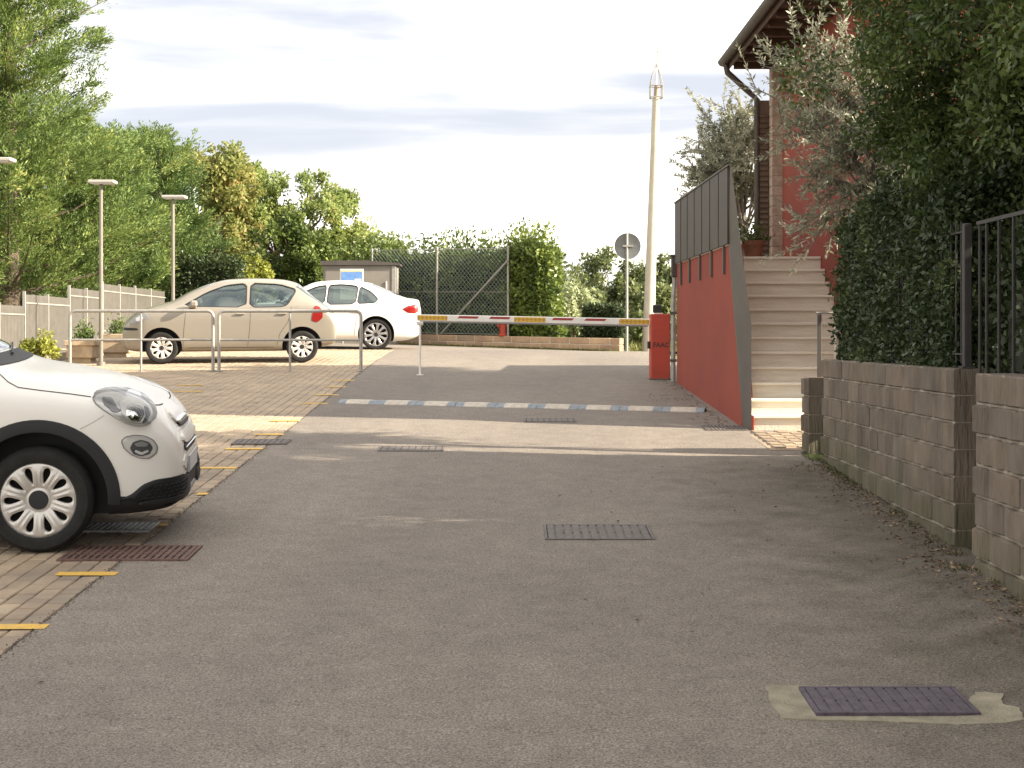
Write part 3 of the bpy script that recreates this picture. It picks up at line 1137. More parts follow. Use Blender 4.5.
# boom barrier
YB = 22.75
cx = wx(659.5, YB)
zb = ground(cx, YB)
t = empty('boom_barrier', (cx, YB, zb), 'red barrier cabinet with a long white boom closing the lane', 'barrier')
m_ = MB()
m_.box((-0.145, -0.16, -0.02), (0.145, 0.16, 0.985), 0.012)
body = m_.build('cabinet', M_REDP, t)
m_ = MB()
m_.box((-0.17, -0.19, -0.03), (0.17, 0.19, 0.012), 0.004)
m_.build('base_plate', M_TRIM, body)
m_ = MB()
m_.box((-0.075, -0.07, 0.9855), (0.045, 0.07, 1.0), 0.003)
m_.build('lamp_foot', M_WHITE, body)
m_ = MB()
m_.box((-0.10, -0.05, 1.0005), (0.02, 0.05, 1.125), 0.012)
m_.build('warning_lamp', M_BLACK, t)
m_ = MB()
m_.box((-0.185, -0.09, 0.46), (-0.1455, 0.04, 0.57), 0.006)
m_.build('boom_pivot', M_BLACK, t)
me = text_mesh('lettering', 'FAAC', 0.098, mat('print_dark', (0.10, 0.025, 0.02), rough=0.6), 0.001, 0.004)
o = obj_from_mesh('lettering', me, body, (0.01, -0.1615, 0.515))
o.rotation_euler = (R(90), 0, 0)
m_ = MB()
for z in (0.64, 0.74):
    m_.box((-0.09, -0.1618, z), (0.07, -0.1602, z + 0.004))
m_.build('panel_line', M_DKRED, body)
# boom
p0 = at(651, 322.0, YB) - Vector((cx, YB, zb))
p1 = at(417, 317.5, YB + 0.75) - Vector((cx, YB, zb))
d = (p0 - p1)
LB = d.length
rotm = Matrix.Translation(p1) @ d.to_track_quat('X', 'Z').to_matrix().to_4x4()
m_ = MB()
m_.box((0, -0.028, -0.055), (LB - 0.002, 0.028, 0.05), 0.012)
boom = m_.build('boom', M_WHITE, t)
boom.matrix_local = rotm
px2u = lambda px: (px - 417) / (651 - 417) * LB
for a_, b_ in ((418, 449), (516, 548), (620, 650)):
    m_ = MB()
    m_.box((px2u(a_), -0.031, -0.044), (px2u(b_), 0.031, 0.042), 0.008)
    m_.build('hatched_sleeve', M_HATCH, boom)
for a_, b_ in ((459, 481), (491, 513), (554, 576), (586, 608)):
    m_ = MB()
    m_.prism([(px2u(a_), -0.0305, 0.0), (px2u(b_) - 0.03, -0.0305, 0.0), (px2u(b_), -0.0305, 0.036), (px2u(a_) + 0.03, -0.0305, 0.036)], (0, 0.061, 0))
    m_.build('red_stripe', M_DKRED, boom)
m_ = MB()
m_.box((0.05, -0.02, -0.075), (LB - 0.05, 0.02, -0.0555), 0.003)
m_.build('rubber_edge', mat('grey_rubber', (0.22, 0.21, 0.2), rough=0.8), boom)

yp = YB + 0.75
xp = wx(420, yp)
zp = ground(xp, yp)
t = empty('boom_rest', (xp, yp, zp), 'thin white fork post holding up the tip of the boom', 'post')
hp = EYE + (HOR - 321.5) * yp / F - zp
m_ = MB()
m_.tube([(0, 0, 0), (0, 0, hp - 0.06)], 0.017, 8)
m_.build('post', M_WHITE, t, smooth_angle=40)
m_ = MB()
m_.box((-0.05, -0.02, hp - 0.06), (0.05, 0.02, hp - 0.035), 0.004)
m_.box((-0.06, -0.05, hp - 0.035), (0.05, -0.04, hp + 0.0), 0.002)
m_.box((-0.06, 0.04, hp - 0.035), (0.05, 0.05, hp + 0.0), 0.002)
m_.build('fork', M_WHITE, t)
m_ = MB()
m_.box((-0.05, -0.05, -0.01), (0.05, 0.05, 0.008), 0.002)
m_.build('foot', M_WHITE, t)

# speed bump: nine bolted modules
pa = at(341, 402.5, 2865 / (402.5 - 253)); pb = at(705.5, 411.5, 2865 / (411.5 - 253))
M_BUMPC = mat('bump_cream', (0.48, 0.425, 0.355), rough=0.8, var=0.2, scale=15, bump=.3, bump_scale=80)
M_BUMPB = mat('bump_blue_grey', (0.22, 0.245, 0.265), rough=0.75, var=0.25, scale=15, bump=.3, bump_scale=80)
M_RUB = mat('bump_rubber', (0.03, 0.03, 0.032), rough=0.8)
t = empty('speed_bump', ((pa.x + pb.x) / 2, (pa.y + pb.y) / 2, 0), 'low rubber speed bump of cream and blue-grey modules across the lane', 'speed bump')
t.location.z = ground(t.location.x, t.location.y)
dirx = Vector((pb.x - pa.x, pb.y - pa.y, pb.y * SLOPE - pa.y * SLOPE))
LT = dirx.length
ux = dirx.normalized()
uz = (Vector((0, -SLOPE, 1)) - ux * ux.dot(Vector((0, -SLOPE, 1)))).normalized()
uy = uz.cross(ux)
t.matrix_world = Matrix.Translation(t.location) @ Matrix((ux, uy, uz)).transposed().to_4x4()
ML = LT / 9
prof = [(-0.14, 0.0), (-0.135, 0.010), (-0.06, 0.042), (0.06, 0.042), (0.135, 0.010), (0.14, 0.0)]


def bump_piece(l, inset=0.0):
    m_ = MB()
    pr = [(y, max(0.0, z - inset)) for y, z in prof]
    m_.prism([(-l / 2, y, z) for y, z in pr], (l, 0, 0))
    return m_


me_mid = bump_piece(ML * 0.58).mesh('pad', M_BUMPC)
me_end = bump_piece(ML * 0.205, 0.002).mesh('end_pad', M_BUMPB)
me_core = bump_piece(ML * 0.995, 0.006).mesh('module', M_RUB)
for k in range(9):
    c = -LT / 2 + ML * (k + 0.5)
    mod = obj_from_mesh('module', me_core, t, (c, 0, random.uniform(-0.002, 0.002)))
    mod.rotation_euler = (0, random.uniform(-0.006, 0.006), random.uniform(-0.008, 0.008))
    obj_from_mesh('pad', me_mid, mod, (0, 0, 0.0))
    for s in (-1, 1):
        obj_from_mesh('end_pad', me_end, mod, (s * ML * 0.3935, 0, 0))

# tubular guard rails


def rail(px_l, px_m, px_r, py_base, label):
    y = 2865.0 / (py_base - 253)
    xl, xr = wx(px_l, y), wx(px_r, y)
    z = ground((xl + xr) / 2, y)
    t = empty('guard_rail', ((xl + xr) / 2, y, z), label, 'railing', 'tubular guard rails at the end of the paving')
    h = EYE + (HOR - 311.0) * y / F - z
    w = (xr - xl) / 2
    rc = 0.09
    arc = lambda cx_, s: [(cx_ + s * rc * math.sin(a), 0, h - rc + rc * math.cos(a)) for a in lin(0, math.pi / 2, 6)]
    m_ = MB()
    pts = [(-w, 0, -0.05), (-w, 0, h - rc)] + arc(-w + rc, -1)[::-1][1:] + arc(w - rc, 1) + [(w, 0, -0.05)]
    m_.tube(pts, 0.027, 10)
    m_.build('hoop', M_GALV, t, smooth_angle=50)
    m_ = MB()
    m_.tube([(-w + 0.027, 0, h * 0.52), (w - 0.027, 0, h * 0.52)], 0.019, 8)
    m_.build('mid_bar', M_GALV, t, smooth_angle=50)
    m_ = MB()
    xm = wx(px_m, y) - (xl + xr) / 2
    m_.tube([(xm, 0.0, -0.05), (xm, 0.0, h - 0.027)], 0.019, 8)
    m_.build('post', M_GALV, t, smooth_angle=50)
    for x in (-w, w):
        m_ = MB()
        m_.lathe([(0.029, 0.0), (0.06, 0.0), (0.06, 0.010), (0.029, 0.014)], axis='z', n=14, center=(x, 0, 0))
        m_.build('foot_ring', M_GALV, t)
    return t


rail(70, 141, 213, 371.0, 'tubular steel guard rail in front of the beige hatchback front wheel')
r2 = rail(219, 290, 361, 371.4, 'tubular steel guard rail in front of the beige hatchback rear wheel')

# lamp posts
M_LPOLE = mat('lamp_pole_grey', (0.20, 0.182, 0.155), rough=0.55, metal=0.2, var=0.1, scale=6)


def lamp(px, py_top, y, label, x=None):
    x = wx(px, y) if x is None else x
    z = ground(x, y)
    zt = EYE + (HOR - py_top) * y / F
    t = empty('lamp_post', (x, y, z), label, 'lamp post', 'flat headed lamp posts along the grey fence')
    m_ = MB()
    m_.tube([(0, 0, -0.05), (0, 0, zt - z - 0.02)], [0.038, 0.030], 12)
    m_.build('pole', M_LPOLE, t, smooth_angle=50)
    m_ = MB()
    m_.tube([(0, 0, -0.02), (0, 0, 0.06)], 0.075, 12)
    m_.build('base_collar', M_LPOLE, t, smooth_angle=50)
    m_ = MB()
    m_.box((-0.19, -0.14, zt - z - 0.02), (0.25, 0.14, zt - z + 0.035), 0.012)
    hd = m_.build('lamp_head', mat('lamp_head_grey', (0.42, 0.40, 0.36), rough=0.5), t)
    m_ = MB()
    m_.box((-0.15, -0.13, zt - z - 0.028), (0.21, 0.13, zt - z - 0.0205), 0.002)
    m_.build('diffuser', mat('lamp_diffuser', (0.6, 0.6, 0.58), rough=0.3), hd)
    return t


lamp(101, 182.5, 25.6, 'grey lamp post with flat head left of the beige hatchback')
lamp(173, 197.5, 28.3, 'grey lamp post with flat head behind the beige hatchback bonnet')
lamp(-3, 160.5, 22.6, 'nearest grey lamp post with flat head above the white car')

# round road sign seen from behind
y = 35.0
x = wx(627, y)
z = ground(x, y)
t = empty('road_sign', (x, y, z), 'round road sign seen from behind on a thin grey post', 'sign')
zc = EYE + (HOR - 246) * y / F - z
m_ = MB()
m_.tube([(0, 0.03, -0.05), (0, 0.03, zc + 0.3)], 0.03, 10)
m_.build('post', M_GALV, t, smooth_angle=50)
m_ = MB()
m_.lathe([(0.0, 0.062), (0.29, 0.062), (0.305, 0.055), (0.31, 0.08), (0.305, 0.084), (0.0, 0.084)], axis='y', n=40, center=(0.02, 0, zc))
m_.build('disc', mat('sign_back', (0.19, 0.195, 0.19), rough=0.5, metal=0.4, var=.12, scale=8), t, smooth_angle=40)
for dz in (0.0,):
    m_ = MB()
    m_.box((-0.10, -0.005, zc + dz - 0.02), (0.14, 0.061, zc + dz + 0.02), 0.003)
    m_.build('clamp', M_GALV, t)

# tall tapered pole with antenna cage
y = 37.0
x = wx(648, y)
z = ground(x, y)
t = empty('antenna_mast', (x, y, z), 'tall pale tapered mast with a small antenna cage on top', 'mast')
ztp = EYE + (HOR - 98) * y / F - z
lean = wx(656, y) - x
m_ = MB()
m_.tube([(0, 0, -0.1), (lean, 0, ztp)], [0.155, 0.085], 20)
m_.build('shaft', M_POLE, t, smooth_angle=50)
k = y / F
m_ = MB()
m_.tube([(lean, 0, ztp), (lean + 0.02, 0, ztp + 12 * k)], [0.065, 0.06], 12)
m_.build('neck', mat('antenna_tan', (0.34, 0.26, 0.2), rough=0.7), t, smooth_angle=50)
m_ = MB()
for zz in (ztp + 0.01, ztp + 12 * k):
    for (xa, ya, xb, yb) in ((-.14, -.14, .15, -.14), (.15, -.14, .15, .14), (.15, .14, -.14, .14), (-.14, .14, -.14, -.14)):
        m_.tube([(lean + xa, ya, zz), (lean + xb, yb, zz)], 0.016, 6)
for (xa, ya) in ((-.14, -.14), (.15, -.14), (.15, .14), (-.14, .14)):
    m_.tube([(lean + xa, ya, ztp), (lean + xa, ya, ztp + 12 * k)], 0.014, 6)
m_.build('cage', M_GALV, t)
m_ = MB()
for (xa, ya) in ((-.14, -.14), (.15, -.14), (.15, .14), (-.14, .14)):
    m_.tube([(lean + xa, ya, ztp + 12 * k), (lean + xa * 0.75, ya * .75, ztp + 21 * k), (lean + 0.01, 0, ztp + 35 * k)], 0.012, 6)
m_.build('stay', M_GALV, t)
m_ = MB()
m_.tube([(lean, 0, ztp + 12 * k), (lean + 0.02, 0, ztp + 44 * k), (lean + 0.03, 0, ztp + 50 * k)], [0.022, 0.02, 0.008], 8)
m_.tube([(lean + 0.05, 0, ztp + 36 * k), (lean + 0.055, 0, ztp + 48 * k)], [0.022, 0.022], 8)
m_.build('aerial', M_WHITE, t)

# grey stepped fence on the left (fine vertical flats)
M_FENCE = mat('fence_grey', (0.29, 0.268, 0.232), rough=0.7, var=0.1, scale=5)
FX = -8.2
segs = [(20.2, 22.7, 2.25), (22.7, 25.2, 2.43), (25.2, 27.75, 2.63), (27.75, 30.0, 2.82), (30.0, 32.6, 2.975), (32.6, 35.4, 2.975)]
t = empty('grating_fence', (FX, 20.2, 1.2), 'pale grey stepped metal fence below the conifers', 'fence')
for (ya, yb, zt) in segs:
    zb_ = zt - 1.12
    loc = Vector((FX, 20.2, 1.2))
    m_ = MB()
    n = int((yb - ya) / 0.07)
    for i in range(n):
        yy = ya + 0.05 + (yb - ya - 0.06) * i / n
        m_.box(Vector((FX - 0.02, yy, zb_ + 0.03)) - loc, Vector((FX + 0.02, yy + 0.006, zt - 0.02)) - loc)
    s = m_.build('panel', M_FENCE, t)
    for z in (zb_ + 0.16, zt - 0.16):
        m_ = MB()
        m_.box(Vector((FX + 0.0205, ya + 0.005, z - 0.012)) - loc, Vector((FX + 0.028, yb - 0.005, z + 0.010)) - loc)
        m_.build('rail', M_FENCE, s)
    for q in (0.0, 0.5):
        yy = ya + (yb - ya) * q
        m_ = MB()
        m_.box(Vector((FX - 0.022, yy - 0.014, zb_ - 0.3)) - loc, Vector((FX + 0.030, yy + 0.014, zt + (0.03 if q == 0 else 0.015))) - loc, 0.004)
        m_.build('post', M_GALV, t)
# kerb that carries it
m_ = MB()
vs = []
for yy in (18, 22, 26, 30, 36):
    for (xx, dz) in ((FX - 0.14, -0.2), (FX + 0.14, -0.2), (FX + 0.14, 0.13), (FX - 0.14, 0.13)):
        vs.append((xx, yy, ground(xx, yy) + dz))
fs = []
for i in range(4):
    for k_ in range(4):
        a, b_ = i * 4 + k_, i * 4 + (k_ + 1) % 4
        fs.append((a, b_, b_ + 4, a + 4))
fs += [(0, 1, 2, 3), (16, 17, 18, 19)]
m_.add(vs, fs)
o = m_.build('fence_kerb', M_CONC)
tag(o, 'low concrete kerb under the grey fence', kind='structure')

# concrete planters by the fence
M_PLANT = mat('planter_concrete', (0.47, 0.36, 0.24), rough=0.9, var=0.2, scale=7, bump=.3, bump_scale=50)
for i, (pxc, y, w, h, lab) in enumerate([(83, 26.4, 0.46, 0.38, 'tan concrete planter box behind the guard rail by the near lamp post'),
                                         (117, 28.0, 0.50, 0.42, 'tan concrete planter box between lamp post and beige hatchback nose')]):
    x = wx(pxc, y)
    z = ground(x, y)
    t = empty('planter', (x, y, z), lab, 'planter')
    m_ = MB()
    m_.box((-w / 2, -0.22, 0.07), (w / 2, 0.22, h), 0.015)
    m_.box((-w / 2 - 0.03, -0.25, h - 0.09), (w / 2 + 0.03, 0.25, h + 0.002), 0.01)
    m_.box((-w / 2 + 0.05, -0.18, -0.02), (w / 2 - 0.05, 0.18, 0.0695))
    m_.build('box', M_PLANT, t)
    m_ = MB()
    m_.box((-w / 2 + 0.03, -0.19, h - 0.02), (w / 2 - 0.03, 0.19, h + 0.008))
    m_.build('soil', M_SOIL, t)
    n = 340
    p_ = np.column_stack([rng.normal(0.02, 0.09, n), rng.normal(0, 0.08, n), h + np.abs(rng.normal(0, 0.13, n))])
    ax = rdir(n); ax[:, 2] = np.abs(ax[:, 2])
    me = leaf_mesh('foliage', p_, ax, rdir(n), rng.uniform(0.06, 0.11, n), 0.03, leaf_mat('planter_leaf%d' % i, (0.06, 0.10, 0.03), (0.16, 0.22, 0.05)))
    obj_from_mesh('foliage', me, t)

# grey service cabinet and the info board in front of it
M_CAB = mat('cabinet_grey', (0.235, 0.215, 0.185), rough=0.7, var=0.08, scale=3)
y = 38.6
xa, xb = wx(324, y), wx(398.5, y)
zt = EYE + (HOR - 263) * y / F
zg = ground(xa, y)
t = empty('service_cabinet', ((xa + xb) / 2, y, zg), 'tall grey service cabinet with a lidded roof behind the white saloon', 'cabinet')
w = (xb - xa) / 2
h = zt - zg
m_ = MB()
m_.box((-w + 0.03, -0.45, -0.05), (w - 0.03, 0.45, h - 0.08), 0.012)
m_.build('body', M_CAB, t)
m_ = MB()
m_.prism([(-w - 0.04, -0.52, h - 0.079), (w + 0.06, -0.52, h - 0.079), (w + 0.06, -0.52, h - 0.03), (w * 0.2, -0.52, h + 0.045), (-w - 0.04, -0.52, h + 0.03)], (0, 1.04, 0))
m_.build('lid', M_TRIM, t)
for (x0, x1) in ((-w + 0.09, -0.012), (0.012, w - 0.17)):
    m_ = MB()
    m_.box((x0, -0.462, 0.12), (x1, -0.4505, h - 0.16), 0.004)
    dr = m_.build('door', M_CAB, t)
    m_ = MB()
    m_.box((x1 - 0.12, -0.485, h * 0.66), (x1 - 0.09, -0.4625, h * 0.76), 0.004)
    m_.build('handle', M_WHITE, dr)
m_ = MB()
m_.box((w - 0.14, -0.475, 0.0), (w - 0.03, -0.4505, h - 0.09), 0.006)
m_.build('corner_post', M_GALV, t)
y = 36.8
xa, xb = wx(340, y), wx(363.5, y)
zt = EYE + (HOR - 269) * y / F
zg = ground(xa, y)
t = empty('info_board', ((xa + xb) / 2, y, zg), 'blue and white notice board on two posts behind the white saloon', 'sign')
w = (xb - xa) / 2
h = zt - zg
m_ = MB()
m_.box((-w, -0.02, h - 0.75), (w, 0.02, h), 0.006)
pl = m_.build('plate', M_WHITE, t)
m_ = MB()
m_.box((-w + 0.03, -0.024, h - 0.30), (w - 0.03, -0.0205, h - 0.075))
m_.build('blue_field', mat('board_blue', (0.10, 0.25, 0.62), rough=0.5, color2=(0.2, 0.36, 0.66), scale=9), pl)
m_ = MB()
m_.box((-w + 0.03, -0.024, h - 0.07), (w - 0.03, -0.0205, h - 0.035))
m_.build('pale_band', mat('board_yellow', (0.62, 0.58, 0.30), rough=0.5), pl)
m_ = MB()
m_.box((w * 0.25, -0.0265, h - 0.30), (w - 0.05, -0.0245, h - 0.24))
m_.build('white_field', M_WHITE, pl)
for s in (-1, 1):
    m_ = MB()
    m_.tube([(s * w * 0.8, 0.045, -0.05), (s * w * 0.8, 0.045, h - 0.02)], 0.024, 8)
    m_.build('post', M_GALV, t)

# low two-course block wall behind the street
LW0 = Vector((wx(300, 41.6), 41.6, 0)); LW1 = Vector((wx(622, 36.0), 36.0, 0))
t = empty('low_block_wall', LW0, 'low tan two-course block wall in front of the tall hedge', 'wall')
t.location.z = 0
dl = LW1 - LW0
nb = 18
bl = dl.length / nb
ang = math.atan2(dl.y, dl.x)
t.rotation_euler = (0, 0, ang)
M_LBLOCK = mat('tan_block', (0.50, 0.36, 0.235), rough=0.95, color2=(0.36, 0.255, 0.165), scale=2.4, bump=.5, bump_scale=35, objvar=0.2)
M_LMORT = mat('tan_mortar', (0.60, 0.54, 0.44), rough=1.0)
lb = []
for k in range(3):
    m_ = MB()
    m_.box((-bl / 2 + 0.010, -0.1, 0.008), (bl / 2 - 0.010, 0.1, 0.157), 0.010)
    lb.append(m_.mesh('block', M_LBLOCK))
m_ = MB()
m_.box((-bl / 4 + 0.010, -0.1, 0.008), (bl / 4 - 0.010, 0.1, 0.157), 0.010)
lbh = m_.mesh('block', M_LBLOCK)
gz0, gz1 = 1.70, 1.53


def lwz(u):
    return gz0 + (gz1 - gz0) * u / dl.length


sl = math.atan((gz1 - gz0) / dl.length)
for c in range(2):
    for k in range(nb + (1 if c else 0)):
        half = c == 1 and k in (0, nb)
        u = (k + 0.5) * bl if c == 0 else (k * bl + (bl / 4 if k == 0 else (-bl / 4 if k == nb else 0)))
        o_ = obj_from_mesh('block', lbh if half else lb[random.randrange(3)], t, (u, random.uniform(-0.006, 0.006), lwz(u) + c * 0.165))
        o_.rotation_euler = (0, -sl, 0)
m_ = MB()
m_.prism([(0, -0.088, gz0 - 0.3), (dl.length - 0.04, -0.088, gz1 - 0.3), (dl.length - 0.04, -0.088, gz1 + 0.316), (0.005, -0.088, gz0 + 0.316)], (0, 0.176, 0))
m_.build('mortar', M_LMORT, t)


def lw_pt(px, off=0.0):
    """point on the wall line seen at image column px; off metres behind it"""
    k_ = (px - 512) / F
    u = (LW0.x - k_ * LW0.y) / (k_ * dl.y - dl.x)
    p_ = LW0 + dl * u
    nrm = Vector((-dl.y, dl.x, 0)).normalized()
    p_ = p_ + nrm * off
    return Vector((p_.x, p_.y, lwz(u * dl.length) + 0.33))


# chain link fence on that wall
t = empty('chain_link_fence', lw_pt(437), 'green-grey chain link fence with a diagonal brace in front of the hedge', 'fence')
base = lw_pt(437).copy()
posts = [lw_pt(372), lw_pt(437), lw_pt(508)]
HF = (HOR - 250) * 39.3 / F + EYE - base.z
M_WIRE = mat('green_wire', (0.26, 0.30, 0.27), rough=0.6, metal=0.3)
for p in posts:
    m_ = MB()
    q = p - base
    m_.tube([q + Vector((0, 0.0, -0.3)), q + Vector((0, 0, HF + 0.04))], 0.030, 8)
    po = m_.build('post', M_GALV, t, smooth_angle=50)
    m_ = MB()
    m_.lathe([(0.0, 0.03), (0.036, 0.015), (0.036, -0.02)], axis='z', n=10, center=q + Vector((0, 0, HF + 0.03)))
    m_.build('cap', M_GALV, po)
m_ = MB()
q1 = posts[2] - base + Vector((0, -0.07, HF * 0.86))
q0 = lw_pt(441) - base + Vector((0, -0.07, 0.02))
m_.tube([q0, q1], 0.026, 8)
m_.build('brace', M_GALV, t, smooth_angle=50)
m_ = MB()
pl_, pr_ = posts[0] - base, posts[2] - base
vx = (pr_ - pl_)
Lw = vx.length
vx.normalize()
cell = 0.115
off = Vector((0, 0.035, 0))
nwire = int((Lw + HF) / cell) + 1
for s in (0, 1):
    for i in range(nwire):
        u0 = i * cell - (0 if s == 0 else HF)
        # line from (u0, z0) going up to the right (s=1) or to the left (s=0)
        if s == 1:
            a_ = max(0.0, -u0); b_ = min(HF, Lw - u0)
            if b_ <= a_:
                continue
            A_, B_ = (u0 + a_, a_), (u0 + b_, b_)
        else:
            a_ = max(0.0, u0 - Lw); b_ = min(HF, u0)
            if b_ <= a_:
                continue
            A_, B_ = (u0 - a_, a_), (u0 - b_, b_)
        P0 = pl_ + vx * A_[0] + Vector((0, 0, A_[1] + 0.02)) + off * (1 + 0.12 * s)
        P1 = pl_ + vx * B_[0] + Vector((0, 0, B_[1] + 0.02)) + off * (1 + 0.12 * s)
        m_.tube([P0, P1], 0.0048, 4, cap=False)
m_.build('wire_mesh', M_WIRE, t, kind='stuff', fix=False)
for z in (0.03, HF * 0.5, HF):
    m_ = MB()
    m_.tube([pl_ + Vector((0, 0.03, z)), pr_ + Vector((0, 0.03, z))], 0.008, 5)
    m_.build('line_wire', M_GALV, t)

# red hydrant behind the fence end
p = lw_pt(503.5, -0.03)
p.z -= 0.006
t = empty('hydrant', p, 'short red hydrant with a white collar on the low wall by the fence end', 'hydrant')
hh = 0.46
m_ = MB()
m_.lathe([(0.0, 0.0), (0.11, 0.0), (0.11, 0.03), (0.085, 0.05), (0.085, hh * 0.62), (0.10, hh * 0.64), (0.10, hh * 0.70), (0.0, hh * 0.70)], axis='z', n=18)
m_.build('barrel', M_REDP, t, smooth_angle=40)
m_ = MB()
m_.lathe([(0.075, hh * 0.7), (0.075, hh * 0.80), (0.0, hh * 0.80)], axis='z', n=18)
m_.build('collar', M_WHITE, t, smooth_angle=40)
m_ = MB()
m_.lathe([(0.10, hh * 0.80), (0.10, hh * 0.86), (0.06, hh * 0.97), (0.0, hh)], axis='z', n=18)
m_.build('dome', M_REDP, t, smooth_angle=40)
for s in (-1, 1):
    m_ = MB()
    m_.tube([(s * 0.08, 0, hh * 0.55), (s * 0.14, 0, hh * 0.55)], 0.04, 10)
    m_.build('outlet', M_REDP, t)

# ------------------------------------------------------------------ cars
M_TYRE = mat('tyre_rubber', (0.022, 0.021, 0.02), rough=0.85, var=0.2, scale=20, spec=0.3)
M_CLAD = mat('black_cladding', (0.022, 0.022, 0.023), rough=0.6, spec=0.4)
M_RIM = mat('silver_cover', (0.62, 0.59, 0.545), rough=0.4, metal=0.35)
M_ALLOY = mat('alloy_grey', (0.42, 0.42, 0.42), rough=0.3, metal=0.8)
M_CHROME = mat('chrome', (0.75, 0.75, 0.75), rough=0.1, metal=1.0)
M_CABIN = mat('cabin_grey', (0.05, 0.055, 0.055), rough=0.9)
M_SEAT = mat('seat_cloth', (0.045, 0.045, 0.05), rough=0.95)
M_CWHITE = mat('white_car_paint', (0.80, 0.765, 0.71), rough=0.4, coat=0.35, spec=0.4)
M_CWHITE2 = mat('white_saloon_paint', (0.80, 0.775, 0.73), rough=0.35, coat=0.6, spec=0.4)
M_CBEIGE = mat('beige_metallic_paint', (0.30, 0.268, 0.22), rough=0.4, metal=0.25, coat=0.6)
M_LENS = mat('lamp_silver', (0.66, 0.65, 0.63), rough=0.2, metal=0.35)
M_LAMPW = mat('lamp_bowl', (0.78, 0.77, 0.74), rough=0.2, metal=0.2)
M_TAIL = mat('tail_red', (0.24, 0.012, 0.010), rough=0.15, coat=0.8)
M_SEAM = mat('panel_gap', (0.05, 0.047, 0.043), rough=0.9)
M_GLASS = glass_mat('car_glass', (0.42, 0.50, 0.47), 1.4)
M_CLEAR = glass_mat('lamp_glass', (0.93, 0.93, 0.92), 1.0, 0.01, (1, 1, 1))
M_SCREEN = mat('dark_screen_glass', (0.05, 0.065, 0.07), rough=0.04, spec=0.9, coat=1.0)


def pchip(xs, ys, x):
    """monotone cubic through the table (xs decreasing from nose to tail)"""
    X = np.array(xs[::-1], float); Yv = np.array(ys[::-1], float)
    h = np.diff(X); dl_ = np.diff(Yv) / h
    d_ = np.zeros_like(X)
    for i in range(1, len(X) - 1):
        if dl_[i - 1] * dl_[i] > 0:
            w1, w2 = 2 * h[i] + h[i - 1], h[i] + 2 * h[i - 1]
            d_[i] = (w1 + w2) / (w1 / dl_[i - 1] + w2 / dl_[i])
    d_[0], d_[-1] = dl_[0], dl_[-1]
    x = min(max(x, X[0]), X[-1])
    i = min(len(X) - 2, max(0, int(np.searchsorted(X, x)) - 1))
    t_ = (x - X[i]) / h[i]
    return ((1 + 2 * t_) * (1 - t_) ** 2 * Yv[i] + t_ * (1 - t_) ** 2 * h[i] * d_[i]
            + t_ * t_ * (3 - 2 * t_) * Yv[i + 1] + t_ * t_ * (t_ - 1) * h[i] * d_[i + 1])


def bspline(ctrl, n):
    P = np.array([ctrl[0]] * 2 + list(ctrl) + [ctrl[-1]] * 2, float)
    ns = len(P) - 3
    out = []
    for k in range(n):
        u = k / (n - 1) * ns
        i = min(ns - 1, int(u)); t_ = u - i
        b0, b1, b2, b3 = (1 - t_) ** 3 / 6, (3 * t_ ** 3 - 6 * t_ ** 2 + 4) / 6, (-3 * t_ ** 3 + 3 * t_ ** 2 + 3 * t_ + 1) / 6, t_ ** 3 / 6
        out.append(P[i] * b0 + P[i + 1] * b1 + P[i + 2] * b2 + P[i + 3] * b3)
    return out


def body_mesh(table, nst=96, npt=36):
    xs = [r[0] for r in table]
    cols = [[r[k] for r in table] for k in range(6)]
    x0, x1 = xs[0], xs[-1]
    rings = []
    for s in range(nst):
        u = s / (nst - 1)
        u = 0.5 - 0.5 * math.cos(math.pi * u) * (0.75 + 0.25 * abs(math.cos(math.pi * u)))
        x = x0 + (x1 - x0) * u
        w, zb_, zs_, zt_, wt_ = [pchip(xs, cols[k], x) for k in range(1, 6)]
        hh = zs_ - zb_
        ctrl = [(0, zb_), (0.6 * w, zb_), (0.90 * w, zb_ + 0.015), (0.985 * w, zb_ + 0.10 * hh + 0.02), (1.0 * w, zb_ + 0.33 * hh), (1.005 * w, zb_ + 0.66 * hh),
                (1.0 * w, zs_ - 0.06 * hh), (0.955 * w, zs_ + 0.01), (wt_ + (0.95 * w - wt_) * 0.52, zs_ + (zt_ - zs_) * 0.5),
                (wt_ + 0.02, zt_ - 0.10 * (zt_ - zs_) - 0.012), (wt_ * 0.78, zt_ - 0.004), (wt_ * 0.4, zt_), (0, zt_)]
        half = bspline(ctrl, npt)
        ring = [(x, p[0], p[1]) for p in half] + [(x, -p[0], p[1]) for p in half[::-1][1:-1]]
        rings.append(ring)
    n = len(rings[0])
    m_ = MB()
    vs = [p for r_ in rings for p in r_]
    fs = []
    for i in range(nst - 1):
        for k in range(n):
            k2 = (k + 1) % n
            fs.append((i * n + k, i * n + k2, (i + 1) * n + k2, (i + 1) * n + k))
    fs.append(tuple(range(n)))
    fs.append(tuple((nst - 1) * n + k for k in range(n))[::-1])
    m_.add(vs, fs)
    return m_


def densify(poly, n=64, rounding=2):
    P = [Vector((p[0], p[1])) for p in poly]
    for _ in range(rounding):               # Chaikin corner cutting
        Q = []
        for i in range(len(P)):
            a, b_ = P[i], P[(i + 1) % len(P)]
            Q += [a * 0.86 + b_ * 0.14, a * 0.14 + b_ * 0.86]
        P = Q
    per = [0.0]
    for i in range(len(P)):
        per.append(per[-1] + (P[(i + 1) % len(P)] - P[i]).length)
    out = []
    j = 0
    for k in range(n):
        d_ = per[-1] * k / n
        while per[j + 1] < d_:
            j += 1
        t_ = (d_ - per[j]) / max(1e-9, per[j + 1] - per[j])
        out.append(P[j] * (1 - t_) + P[(j + 1) % len(P)] * t_)
    return out


